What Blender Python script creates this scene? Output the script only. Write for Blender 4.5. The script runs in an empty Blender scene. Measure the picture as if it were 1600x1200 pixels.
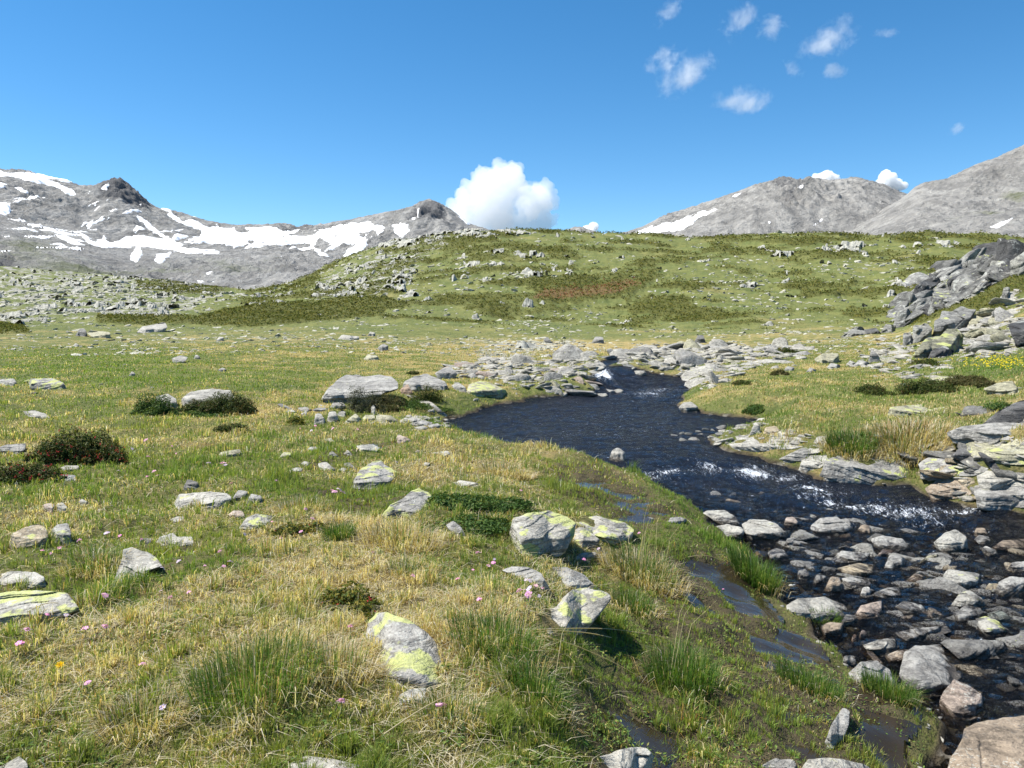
import bpy, math, random
import numpy as np
from mathutils import Vector

random.seed(7)
RNG = np.random.default_rng(11)
R = math.radians
scene = bpy.context.scene
col = scene.collection

# ------------------------------------------------------------------ noise
def _hash(ix, iy, iz, seed):
    h = (ix.astype(np.int64) * 374761393 + iy.astype(np.int64) * 668265263 + iz.astype(np.int64) * 2147483647 + seed * 974634777) & 0xFFFFFFFF
    h = ((h ^ (h >> 13)) * 1274126177) & 0xFFFFFFFF
    h = ((h ^ (h >> 16)) * 2246822519) & 0xFFFFFFFF
    return (h ^ (h >> 15)) & 0xFFFFFFFF

def noise2(x, y, seed=0):
    x = np.asarray(x, float); y = np.asarray(y, float)
    xi = np.floor(x); yi = np.floor(y)
    fx = x - xi; fy = y - yi
    u = fx * fx * fx * (fx * (fx * 6 - 15) + 10); v = fy * fy * fy * (fy * (fy * 6 - 15) + 10)
    z0 = np.zeros_like(xi)
    def g(dx, dy):
        a = _hash(xi + dx, yi + dy, z0, seed) * (2 * math.pi / 4294967296.0)
        return np.cos(a) * (fx - dx) + np.sin(a) * (fy - dy)
    a = g(0, 0); b = g(1, 0); c = g(0, 1); d = g(1, 1)
    return 1.5 * ((a + (b - a) * u) + ((c + (d - c) * u) - (a + (b - a) * u)) * v)

def fbm2(x, y, octv=4, seed=0, gain=0.5, lac=2.03):
    s = 0; a = 1.0; t = 0
    for i in range(octv):
        s = s + a * noise2(x, y, seed + i * 17); t += a
        x = x * lac + 13.7; y = y * lac + 7.3; a *= gain
    return s / t

def ridged2(x, y, octv=4, seed=0, gain=0.55):
    s = 0; a = 1.0; t = 0
    for i in range(octv):
        s = s + a * (1 - 2 * np.abs(noise2(x, y, seed + i * 31))); t += a
        x = x * 2.1 + 3.1; y = y * 2.1 + 9.2; a *= gain
    return s / t

def noise3(p, seed=0):
    x, y, z = p[..., 0], p[..., 1], p[..., 2]
    xi = np.floor(x); yi = np.floor(y); zi = np.floor(z)
    fx = x - xi; fy = y - yi; fz = z - zi
    u = fx * fx * (3 - 2 * fx); v = fy * fy * (3 - 2 * fy); w = fz * fz * (3 - 2 * fz)
    def g(a, b, c): return _hash(xi + a, yi + b, zi + c, seed) * (2 / 4294967296.0) - 1
    def lerp(a, b, t): return a + (b - a) * t
    return lerp(lerp(lerp(g(0,0,0), g(1,0,0), u), lerp(g(0,1,0), g(1,1,0), u), v),
                lerp(lerp(g(0,0,1), g(1,0,1), u), lerp(g(0,1,1), g(1,1,1), u), v), w)

def fbm3(p, octv=3, seed=0):
    s = 0; a = 1.0; t = 0
    for i in range(octv):
        s = s + a * noise3(p, seed + 13 * i); t += a; p = p * 2.1 + 5.3; a *= 0.5
    return s / t

def sstep(a, b, x):
    t = np.clip((np.asarray(x, float) - a) / (b - a), 0, 1)
    return t * t * (3 - 2 * t)

# ------------------------------------------------------------------ camera
FPX = 1248.0; EYE = np.array([0.0, 0.0, 1.5]); PITCH = math.atan(95 / FPX)
CP, SP = math.cos(PITCH), math.sin(PITCH)
def ray(px, py):
    xc = (np.asarray(px, float) - 800) / FPX; yc = -(np.asarray(py, float) - 600) / FPX
    return np.stack([xc + 0 * yc, CP + yc * SP + 0 * xc, -SP + yc * CP + 0 * xc], -1)
def project(P):
    d = P - EYE
    f = d[..., 1] * CP - d[..., 2] * SP
    u = d[..., 1] * SP + d[..., 2] * CP
    f = np.where(f < 0.05, 0.05, f)
    return 800 + FPX * d[..., 0] / f, 600 - FPX * u / f
def z_at(Y, row):
    d = ray(800, row); return 1.5 + Y * d[..., 2] / d[..., 1]

# ------------------------------------------------------------------ base terrain: heights along sight lines, at real distances
PX = np.array([-700, -200, 0, 200, 400, 600, 800, 1000, 1200, 1400, 1500, 1600, 1800, 2400], float)
T_COL = (PX - 800) / FPX
NEAR = {
 2.0: [0, 0, 0, 0, .02, .02, 0, -0.3, -0.52, -.62, -.7, -.75, -.75, -.5],
 3.0: [.05, .05, .05, .08, .1, .1, .05, -0.34, -0.56, -.66, -.73, -.8, -.8, -.5],
 4.0: [.1, .08, .08, .1, .15, .12, .05, -0.36, -0.56, -.66, -.72, -.78, -.78, -.4],
 5.0: [.1, .05, .03, .05, .1, .08, 0, -0.34, -0.53, -.6, -.66, -.7, -.7, -.3],
 6.5: [.1, 0, -.02, -.02, .02, .02, -.03, -0.28, -0.46, -.5, -.54, -.55, -.5, 0],
 8.0: [.1, 0, 0, 0, 0, 0, -.06, -.2, -.3, -.34, -.34, -.3, -.15, .2],
 10.0: [.15, .05, .05, .03, 0, 0, -.08, -.14, -.15, -.1, 0, .22, .55, .8],
 12.0: [.3, .2, .15, .1, .05, .02, -.06, -.08, -.02, .08, .2, .42, .8, 1.2],
}
FAR = {
 16: [590, 592, 592, 594, 603, 612, 620, 615, 608, 600, 592, 578, 560, 540],
 22: [562, 565, 567, 567, 570, 575, 580, 577, 573, 563, 553, 535, 505, 480],
 30: [545, 548, 550, 550, 550, 553, 557, 557, 553, 543, 520, 480, 440, 420],
 38: [533, 535, 537, 537, 537, 540, 545, 545, 541, 528, 458, 412, 385, 380],
 46: [525, 528, 529, 529, 529, 532, 538, 538, 535, 523, 438, 392, 385, 380],
 60: [517, 519, 520, 520, 521, 523, 531, 532, 529, 520, 455, 425, 400, 400],
 80: [511, 512, 513, 512, 513, 515, 522, 524, 522, 514, 475, 445, 420, 420],
 110: [500, 500, 502, 500, 494, 494, 500, 505, 500, 490, 472, 455, 440, 440],
 150: [480, 482, 485, 480, 474, 455, 440, 446, 440, 432, 430, 430, 435, 435],
 190: [455, 460, 464, 456, 463, 418, 394, 401, 396, 393, 394, 400, 405, 405],
 230: [430, 438, 447, 442, 457, 388, 362, 371, 368, 369, 371, 377, 382, 385],
 300: [400, 412, 428, 440, 468, 402, 374, 382, 380, 380, 382, 386, 390, 392],
 420: [385, 395, 412, 430, 458, 418, 390, 396, 394, 394, 395, 398, 400, 400],
}
def pchip(x, y, xq):
    h = np.diff(x); d = np.diff(y) / h
    m = np.zeros_like(y)
    for i in range(1, len(x) - 1):
        if d[i - 1] * d[i] > 0:
            w1 = 2 * h[i] + h[i - 1]; w2 = h[i] + 2 * h[i - 1]
            m[i] = (w1 + w2) / (w1 / d[i - 1] + w2 / d[i])
    m[0] = d[0]; m[-1] = d[-1]
    k = np.clip(np.searchsorted(x, xq) - 1, 0, len(x) - 2)
    t = np.clip((xq - x[k]) / h[k], 0, 1)
    return ((1 + 2 * t) * (1 - t) ** 2 * y[k] + t * (1 - t) ** 2 * h[k] * m[k] + t * t * (3 - 2 * t) * y[k + 1] + t * t * (t - 1) * h[k] * m[k + 1])

YS = np.array(sorted(list(NEAR) + list(FAR)), float)
TAB = np.array([NEAR[y] if y in NEAR else list(z_at(y, np.array(FAR[int(y)], float))) for y in YS])
NL, NT = 420, 420
LGRID = np.linspace(math.log(2.0), math.log(420), NL); TGRID = np.linspace(T_COL[0], T_COL[-1], NT)
_a = np.array([pchip(np.log(YS), TAB[:, j], LGRID) for j in range(len(PX))])
LUT = np.array([pchip(T_COL, _a[:, i], TGRID) for i in range(NL)])       # NL x NT
for _ in range(6):
    P = np.pad(LUT, 1, mode='edge')
    LUT = (P[:-2, 1:-1] + P[2:, 1:-1] + P[1:-1, :-2] + P[1:-1, 2:] + 4 * P[1:-1, 1:-1]) / 8
def base_h(x, y):
    yy = np.maximum(y, 2.0)
    l = np.clip((np.log(yy) - LGRID[0]) / (LGRID[-1] - LGRID[0]) * (NL - 1), 0, NL - 1.001)
    t = np.clip((x / yy - TGRID[0]) / (TGRID[-1] - TGRID[0]) * (NT - 1), 0, NT - 1.001)
    i = l.astype(int); j = t.astype(int); fl = l - i; ft = t - j
    return (LUT[i, j] * (1 - fl) * (1 - ft) + LUT[i + 1, j] * fl * (1 - ft) + LUT[i, j + 1] * (1 - fl) * ft + LUT[i + 1, j + 1] * fl * ft)

# ------------------------------------------------------------------ the stream
def pxz(px, row, z):
    d = ray(px, row); s = (z - 1.5) / d[2]
    return (float(d[0] * s), float(d[1] * s))
CENTRE = [(975, 556, .42), (950, 570, .36), (940, 581, .28), (941, 594, .02), (1000, 606, -.1), (985, 630, -.18), (940, 665, -.22), (1010, 705, -.23),
          (1080, 735, -.36), (1200, 765, -.50), (1340, 800, -.60), (1480, 850, -.67), (1540, 950, -.73), (1560, 1080, -.80), (1640, 1240, -.86)]
_c = [(*pxz(a, b, z), z) for a, b, z in CENTRE]
CL = []
for (x0, y0, z0), (x1, y1, z1) in zip(_c[:-1], _c[1:]):
    for k in range(5):
        f = k / 5; CL.append((x0 + (x1 - x0) * f, y0 + (y1 - y0) * f, z0 + (z1 - z0) * f))
CL = np.array(CL + [_c[-1]])
BANK = [(690, 658, -.2), (720, 675, -.2), (780, 692, -.2), (860, 702, -.2), (945, 712, -.2), (985, 738, -.3), (1040, 765, -.38), (1095, 795, -.45), (1150, 838, -.5), (1205, 870, -.55),
        (1222, 905, -.6), (1232, 940, -.63), (1262, 975, -.66), (1330, 1035, -.7), (1400, 1075, -.72), (1455, 1115, -.75), (1460, 1200, -.78), (1500, 1320, -.8),
        (2300, 1320, -.8), (2300, 1000, -.7), (1900, 830, -.6), (1600, 796, -.55), (1530, 786, -.52), (1460, 768, -.5), (1420, 746, -.45), (1290, 736, -.38), (1225, 706, -.25),
        (1130, 690, -.2), (1120, 676, -.2), (1190, 653, -.2), (1100, 646, -.2), (1062, 634, -.2), (1082, 612, -.12), (1072, 600, -.1), (985, 592, -.02), (958, 580, .2), (978, 566, .36), (995, 556, .42),
        (965, 554, .42), (938, 566, .36), (925, 580, .25), (930, 596, -.05), (922, 617, -.15), (830, 628, -.2), (745, 641, -.2)]
POLY = np.array([pxz(*b) for b in BANK])
def poly_sd(x, y, poly):
    x = np.asarray(x, float); y = np.asarray(y, float)
    d = np.full(x.shape, 1e9); ins = np.zeros(x.shape, bool)
    n = len(poly)
    for i in range(n):
        ax, ay = poly[i]; bx, by = poly[(i + 1) % n]
        ex, ey = bx - ax, by - ay; L = ex * ex + ey * ey + 1e-12
        t = np.clip(((x - ax) * ex + (y - ay) * ey) / L, 0, 1)
        d = np.minimum(d, (x - ax - t * ex) ** 2 + (y - ay - t * ey) ** 2)
        c = ((ay > y) != (by > y))
        with np.errstate(divide='ignore', invalid='ignore'):
            xi = ax + (y - ay) / (by - ay if by != ay else 1e-12) * ex
        ins ^= c & (x < xi)
    return np.where(ins, -1, 1) * np.sqrt(d)
def level(x, y):
    x = np.asarray(x, float); y = np.asarray(y, float)
    num = 0; den = 0
    for cx, cy, cz in CL:
        w = 1 / (((x - cx) ** 2 + (y - cy) ** 2 + .04) ** 2)
        num = num + w * cz; den = den + w
    return num / den
def stream_sd(x, y):
    s = poly_sd(x, y, POLY)
    return s + .15 * noise2(x * 1.1, y * 1.1, 5) + .08 * noise2(x * 3.1, y * 3.1, 6)

def ppoly(pts, zf=None):
    """a picture-traced outline as a ground polygon"""
    out = []
    for px, row in pts:
        h = hit(px, row, smooth=True); out.append((h[0], h[1]))
    return np.array(out)

MARSH = []      # ground polygons, filled after hit() exists
def H0(x, y):
    """terrain without small hummocks"""
    r = np.hypot(x, y)
    h = base_h(x, y)
    f = sstep(18, 90, r)
    h = h + f * (1.5 * fbm2(x / 38, y / 38, 3, 3) + .55 * fbm2(x / 9, y / 9, 2, 4)) * np.clip(r / 160, 0, 1.6)
    return h
def H(x, y, smooth=False):
    x = np.asarray(x, float); y = np.asarray(y, float)
    h = H0(x, y)
    r = np.hypot(x, y)
    nearf = 1 - sstep(25, 60, r)
    hum = .105 * fbm2(x / .85, y / .85, 3, 21) * (1 - .5 * sstep(9, 20, r)) + .07 * fbm2(x / 3.6, y / 3.6, 2, 22)
    hum = hum + .03 * (1 - np.abs(noise2(x / .3, y / .3, 23))) * (1 - sstep(8, 14, r))
    mid = sstep(20, 45, r) * (.18 * fbm2(x / 2.2, y / 2.2, 3, 31) + .1 * ridged2(x / 1.2, y / 1.2, 2, 32)) * np.clip(r / 90, .3, 1.6)
    if not smooth:
        h = h + hum * nearf + mid
    near = (r < 34) & (y > 1)
    if near.any():
        xn = x[near]; yn = y[near]
        sd = stream_sd(xn, yn); lv = level(xn, yn)
        hn = h[near]
        bank = lv + .04 + .3 * np.clip(sd, 0, 3) + .03 * noise2(xn / .25, yn / .25, 41)
        w = sstep(.0, 1.1, sd)
        out = bank * (1 - w) + hn * w
        sh = 1 - sstep(6.5, 9.5, yn)
        bed = lv - .05 - (.22 - .13 * sh) * sstep(0, .7, -sd) + .06 * noise2(xn / .35, yn / .35, 42) + (.03 + .025 * sh) * (1 - 2 * np.abs(noise2(xn / .17, yn / .17, 43)))
        hn = np.where(sd < 0, bed * sstep(0, .12, -sd) + (lv + .04) * (1 - sstep(0, .12, -sd)), out)
        h = h.copy(); h[near] = hn
    return h
def Surf(x, y, smooth=False):
    """ground, or the water where the stream runs"""
    h = H(x, y, smooth)
    near = (np.hypot(x, y) < 34) & (y > 1)
    if near.any():
        sd = stream_sd(x[near], y[near])
        lv = level(x[near], y[near])
        h = h.copy(); h[near] = np.where(sd < .03, np.maximum(h[near], lv), h[near])
    return h
STEPS = np.exp(np.linspace(math.log(1.4), math.log(415), 700))
def hits(px, row, smooth=False):
    """where the sight lines through these pixels meet the ground (n x 3)"""
    px = np.asarray(px, float); row = np.asarray(row, float)
    out = np.zeros((len(px), 3))
    for k in range(0, len(px), 400):
        d = ray(px[k:k + 400], row[k:k + 400])
        s = STEPS[None, :] / d[:, 1:2]
        X = d[:, 0:1] * s; Y = d[:, 1:2] * s; Z = 1.5 + d[:, 2:3] * s
        g = Z - Surf(X.ravel(), Y.ravel(), smooth).reshape(X.shape)
        neg = g < 0
        i = np.where(neg.any(1), neg.argmax(1), len(STEPS) - 1); i = np.maximum(i, 1)
        a = np.arange(len(i)); g0 = g[a, i - 1]; g1 = g[a, i]
        t = np.clip(g0 / (g0 - g1 + 1e-9), 0, 1)
        s2 = s[a, i - 1] + (s[a, i] - s[a, i - 1]) * t
        out[k:k + 400] = EYE + d * s2[:, None]
    return out
def hit(px, row, smooth=False):
    return hits([px], [row], smooth)[0]

MARSH_PX = [
 [(965, 870), (1100, 860), (1190, 905), (1240, 985), (1320, 1060), (1420, 1110), (1440, 1200), (1440, 1260), (880, 1260), (880, 1120), (985, 1000), (1010, 940)],
 [(850, 728), (930, 718), (985, 748), (1050, 790), (1080, 815), (1000, 835), (930, 802), (880, 772)],
 [(232, 856), (300, 846), (318, 866), (262, 888), (236, 880)],
 [(470, 770), (560, 760), (640, 790), (560, 805), (490, 795)],
 [(590, 690), (640, 695), (560, 712), (500, 740), (470, 735), (530, 705)],
]
for mp in MARSH_PX:
    MARSH.append(ppoly(mp))
def marsh_sd(x, y):
    d = np.full(np.shape(x), 9.0)
    for m in MARSH:
        d = np.minimum(d, poly_sd(x, y, m))
    return d
_Hplain = H
def H(x, y, smooth=False):
    x = np.asarray(x, float); y = np.asarray(y, float)
    h = _Hplain(x, y, smooth)
    near = (np.hypot(x, y) < 15) & (y > 1)
    if near.any() and not smooth:
        xn = x[near]; yn = y[near]
        sd = marsh_sd(xn, yn); w = sstep(.15, -.25, sd)
        add = w * (.06 * fbm2(xn / .38, yn / .38, 2, 55) - .016 + .02 * noise2(xn / .12, yn / .12, 56))
        h = h.copy(); h[near] = h[near] + add
    return h
def marsh_z(x, y):
    return _Hplain(x, y, True) + .07 * fbm2(x / 3.6, y / 3.6, 2, 22) - .02

# ------------------------------------------------------------------ regions traced over the ground (weights of colour and growth)
def blobs(px, row, lst):
    v = np.zeros(np.shape(px))
    for cx, cy, rx, ry, a in lst:
        v = v + a * np.exp(-(((px - cx) / rx) ** 2 + ((row - cy) / ry) ** 2))
    return v
def inpoly_px(px, row, poly, soft=4.0):
    return sstep(soft, -soft, poly_sd(px, row, np.array(poly, float)))
STRAW = [(1250, 620, 150, 35, .16), (1420, 690, 110, 30, .24), (900, 545, 180, 13, .55), (760, 575, 110, 20, .22), (480, 950, 170, 130, .30), (600, 850, 90, 50, .36), (980, 890, 70, 40, .35),
         (420, 640, 160, 26, .22), (800, 720, 130, 30, .32), (620, 720, 150, 30, .12), (1330, 590, 150, 25, .0), (400, 560, 300, 22, .08), (1150, 520, 300, 10, .2), (560, 1030, 60, 90, .2)]
GREEN = [(1100, 800, 120, 60, .6), (1180, 900, 90, 60, .6), (150, 760, 170, 60, .3), (230, 590, 260, 30, .35), (120, 560, 160, 20, .3), (1560, 570, 80, 20, .7), (1060, 1060, 130, 60, .4), (1280, 1080, 120, 70, .3),
         (460, 690, 120, 20, .3), (1380, 715, 90, 14, .8), (640, 790, 60, 20, .2), (330, 740, 120, 25, .3), (1330, 610, 170, 30, .22), (1180, 640, 70, 20, .15)]
def straw_w(x, y, px, row):
    n = .5 + .55 * fbm2(x / 2.2, y / 2.2, 3, 61) + .35 * noise2(x / .5, y / .5, 62)
    far = sstep(50, 90, np.hypot(x, y))
    n = n * (1 - far) + far * (.22 + .6 * fbm2(x / 14, y / 14, 3, 63))
    return np.clip(n - .14 + blobs(px, row, STRAW) - .9 * blobs(px, row, GREEN), 0, 1)
SCREE_P = [([(-80, 515), (-80, 380), (60, 392), (200, 425), (330, 443), (362, 455), (330, 466), (300, 490), (230, 497), (100, 502), (50, 508)], .44), ([(480, 470), (490, 440), (560, 400), (640, 370), (720, 356), (700, 385), (660, 410), (650, 440), (600, 468), (540, 475)], .40), ([(740, 545), (820, 530), (880, 535), (830, 565), (740, 570)], .5), ([(600, 560), (740, 540), (740, 580), (640, 585)], .25)]
HEATH_P = [
 ([(150, 505), (150, 495), (230, 495), (300, 497), (330, 492), (350, 486), (420, 478), (500, 472), (560, 462), (600, 465), (640, 480), (600, 488), (560, 497), (480, 506), (400, 512), (300, 508), (220, 510)], 1.),
 ([(-50, 512), (0, 506), (40, 512), (50, 522), (-50, 524)], .9),
 ([(210, 440), (260, 436), (330, 445), (365, 452), (330, 462), (250, 462), (215, 455)], .7),
 ([(690, 470), (760, 455), (860, 460), (980, 462), (900, 490), (800, 496), (720, 485)], .55),
 ([(820, 475), (860, 440), (980, 435), (1040, 430), (990, 462), (900, 478)], .75),
 ([(640, 375), (700, 362), (760, 366), (720, 395), (640, 405)], .6),
 ([(720, 390), (800, 372), (860, 385), (820, 410), (740, 415)], .55),
 ([(1080, 368), (1180, 366), (1360, 370), (1340, 380), (1200, 384), (1100, 380)], .6),
 ([(400, 470), (450, 445), (520, 430), (600, 420), (560, 440), (480, 465)], .45),
 ([(1420, 512), (1450, 490), (1500, 475), (1560, 445), (1610, 420), (1610, 458), (1560, 470), (1575, 488), (1530, 492), (1500, 484), (1470, 497), (1440, 507)], 1.),
 ([(1525, 408), (1560, 396), (1610, 380), (1610, 394), (1560, 407), (1545, 410)], 1.),
 ([(905, 500), (1000, 488), (1060, 492), (980, 505)], .4), ([(1020, 440), (1090, 436), (1110, 446), (1040, 452)], .5), ([(1400, 452), (1450, 448), (1460, 456), (1410, 460)], .4),
]
def heath_w(x, y, px, row):
    v = np.zeros(np.shape(px))
    for p, a in HEATH_P:
        v = np.maximum(v, a * inpoly_px(px, row, p, 6))
    n = fbm2(x / 9, y / 9, 4, 71) + .6 * fbm2(x / 2.2, y / 2.2, 3, 73)
    v = v * sstep(-.5, .05, n + (v - .6) * 1.3)
    hill = sstep(80, 110, y) * sstep(300, 250, y) * sstep(330, 420, px)
    v = np.maximum(v, hill * .95 * sstep(-.03, .26, fbm2(x / 16, y / 10, 5, 72, .62)))
    return v * (np.hypot(x, y) > 24)
ROCK_P = [
 ([(480, 470), (490, 440), (560, 400), (620, 385), (660, 400), (650, 440), (660, 470), (600, 470), (540, 475)], .62),
 ([(380, 475), (430, 455), (480, 460), (470, 480), (400, 488)], .6),
 ([(560, 380), (640, 368), (720, 354), (830, 362), (840, 372), (700, 380), (600, 395)], .75),
 ([(700, 400), (800, 385), (900, 400), (900, 440), (760, 450), (690, 440)], .55),
 ([(1165, 388), (1250, 385), (1255, 405), (1175, 404)], .66), ([(1280, 378), (1370, 380), (1375, 402), (1280, 404)], .68), ([(1370, 372), (1520, 376), (1500, 395), (1400, 392)], .6),
 ([(1300, 474), (1410, 474), (1400, 487), (1300, 486)], .68), ([(1120, 432), (1240, 436), (1240, 455), (1130, 450)], .6),
 ([(-60, 512), (-60, 380), (60, 395), (200, 425), (330, 445), (360, 452), (330, 468), (300, 492), (230, 497), (100, 500), (60, 512)], .55),
 ([(180, 500), (200, 470), (290, 455), (300, 490), (230, 497)], .6),
 ([(740, 545), (800, 530), (860, 540), (820, 562), (740, 568)], .35),
]
def rock_w(x, y, px, row):
    v = np.zeros(np.shape(px))
    for p, a in ROCK_P:
        v = np.maximum(v, a * inpoly_px(px, row, p, 8))
    n = fbm2(x / 6.5, y / 6, 5, 81, .62) + .25 * noise2(x / 2.0, y / 2.0, 82)
    base = sstep(75, 110, y) * .40
    w = np.maximum(v, base)
    return sstep(.62, .92, w + n * .95) * (np.hypot(x, y) > 26)

# ------------------------------------------------------------------ helpers for objects
def tag(o, label=None, cat=None, group=None, kind=None):
    if label: o['label'] = label
    if cat: o['category'] = cat
    if group: o['group'] = group
    if kind: o['kind'] = kind
    return o
def mesh_np(name, verts, faces, smooth=True, attrs=None, fsize=4):
    """faces: (n, fsize) int array; or list of such arrays of different widths"""
    me = bpy.data.meshes.new(name)
    verts = np.asarray(verts, np.float32)
    fl = faces if isinstance(faces, list) else [faces]
    fl = [np.asarray(f, np.int32) for f in fl if len(f)]
    me.vertices.add(len(verts)); me.vertices.foreach_set('co', verts.ravel())
    nl = sum(f.size for f in fl); nf = sum(len(f) for f in fl)
    me.loops.add(nl); me.polygons.add(nf)
    me.loops.foreach_set('vertex_index', np.concatenate([f.ravel() for f in fl]))
    tot = np.concatenate([np.full(len(f), f.shape[1], np.int32) for f in fl])
    st = np.concatenate([[0], np.cumsum(tot)[:-1]]).astype(np.int32)
    me.polygons.foreach_set('loop_start', st)
    me.polygons.foreach_set('use_smooth', np.full(nf, smooth, bool))
    for k, v in (attrs or {}).items():
        v = np.asarray(v, np.float32)
        if v.ndim == 2:
            if v.shape[1] == 3: v = np.concatenate([v, np.ones((len(v), 1), np.float32)], 1)
            a = me.attributes.new(k, 'FLOAT_COLOR', 'POINT'); a.data.foreach_set('color', v.ravel())
        else:
            a = me.attributes.new(k, 'FLOAT', 'POINT'); a.data.foreach_set('value', v)
    me.update(calc_edges=True); me.validate()
    return me
def obj(name, me, material=None, parent=None, loc=(0, 0, 0)):
    o = bpy.data.objects.new(name, me); col.objects.link(o)
    o.location = loc
    if material is not None and me is not None and len(me.materials) == 0: me.materials.append(material)
    if parent is not None: o.parent = parent
    return o
def empty(name, loc):
    o = bpy.data.objects.new(name, None); col.objects.link(o); o.location = loc; o.empty_display_size = .1
    return o
def grid_faces(mask):
    """quads over a vertex grid (n, m), keeping quads whose four corners are in mask; returns faces and used index"""
    n, m = mask.shape
    idx = np.arange(n * m).reshape(n, m)
    q = mask[:-1, :-1] & mask[1:, :-1] & mask[:-1, 1:] & mask[1:, 1:]
    f = np.stack([idx[:-1, :-1][q], idx[:-1, 1:][q], idx[1:, 1:][q], idx[1:, :-1][q]], -1)
    used, inv = np.unique(f, return_inverse=True)
    return inv.reshape(f.shape), used

# ------------------------------------------------------------------ material helper
class M:
    def __init__(s, name):
        s.m = bpy.data.materials.new(name); s.m.use_nodes = True
        s.nt = s.m.node_tree; s.nt.nodes.clear()
        s.out = s.nt.nodes.new('ShaderNodeOutputMaterial')
    def n(s, t, props=None, **ins):
        nd = s.nt.nodes.new('ShaderNode' + t)
        for k, v in (props or {}).items(): setattr(nd, k, v)
        for k, v in ins.items():
            key = int(k[1:]) if k[0] == '_' and k[1:].isdigit() else k.replace('_', ' ')
            s.set(nd.inputs[key], v)
        return nd
    def set(s, sock, v):
        if hasattr(v, 'bl_idname') and not isinstance(v, bpy.types.NodeSocket): v = v.outputs[0]
        if isinstance(v, bpy.types.NodeSocket): s.nt.links.new(v, sock)
        else:
            if isinstance(v, (tuple, list)) and len(v) == 3 and sock.type == 'RGBA': v = (*v, 1)
            sock.default_value = v
    def pos(s): return s.n('NewGeometry').outputs['Position']
    def objco(s): return s.n('TexCoord').outputs['Object']
    def noise(s, co, scale, detail=4, rough=.55, dist=0.0):
        return s.n('TexNoise', Vector=co, Scale=scale, Detail=detail, Roughness=rough, Distortion=dist).outputs[0]
    def ramp(s, f, stops, interp='LINEAR'):
        nd = s.n('ValToRGB', Fac=f); r = nd.color_ramp; r.interpolation = interp
        while len(r.elements) > 1: r.elements.remove(r.elements[-1])
        for i, (p, c) in enumerate(stops):
            e = r.elements[0] if i == 0 else r.elements.new(p)
            e.position = p; e.color = (*c, 1) if isinstance(c, (tuple, list)) else (c, c, c, 1)
        return nd.outputs[0]
    def mix(s, f, a, b, blend='MIX'):
        nd = s.n('Mix', {'data_type': 'RGBA', 'blend_type': blend})
        s.set(nd.inputs[0], f); s.set(nd.inputs[6], a); s.set(nd.inputs[7], b)
        return nd.outputs[2]
    def math(s, op, a, b=0.0, c=None, clamp=False):
        nd = s.n('Math', {'operation': op, 'use_clamp': clamp}); s.set(nd.inputs[0], a); s.set(nd.inputs[1], b)
        if c is not None: s.set(nd.inputs[2], c)
        return nd.outputs[0]
    def mr(s, v, a, b, c=0.0, d=1.0):
        return s.n('MapRange', {'interpolation_type': 'SMOOTHSTEP'}, Value=v, From_Min=a, From_Max=b, To_Min=c, To_Max=d).outputs[0]
    def attr(s, name, kind='GEOMETRY', o='Fac'):
        return s.n('Attribute', {'attribute_name': name, 'attribute_type': kind}).outputs[o]
    def bump(s, h, strength=.5, dist=.05, normal=None):
        nd = s.n('Bump', Height=h, Strength=strength, Distance=dist)
        if normal is not None: s.set(nd.inputs['Normal'], normal)
        return nd.outputs[0]
    def vmap(s, co, scale=(1, 1, 1), rot=(0, 0, 0)):
        return s.n('Mapping', Vector=co, Scale=scale, Rotation=rot).outputs[0]
    def done(s, surf): s.set(s.out.inputs['Surface'], surf); return s.m

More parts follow.
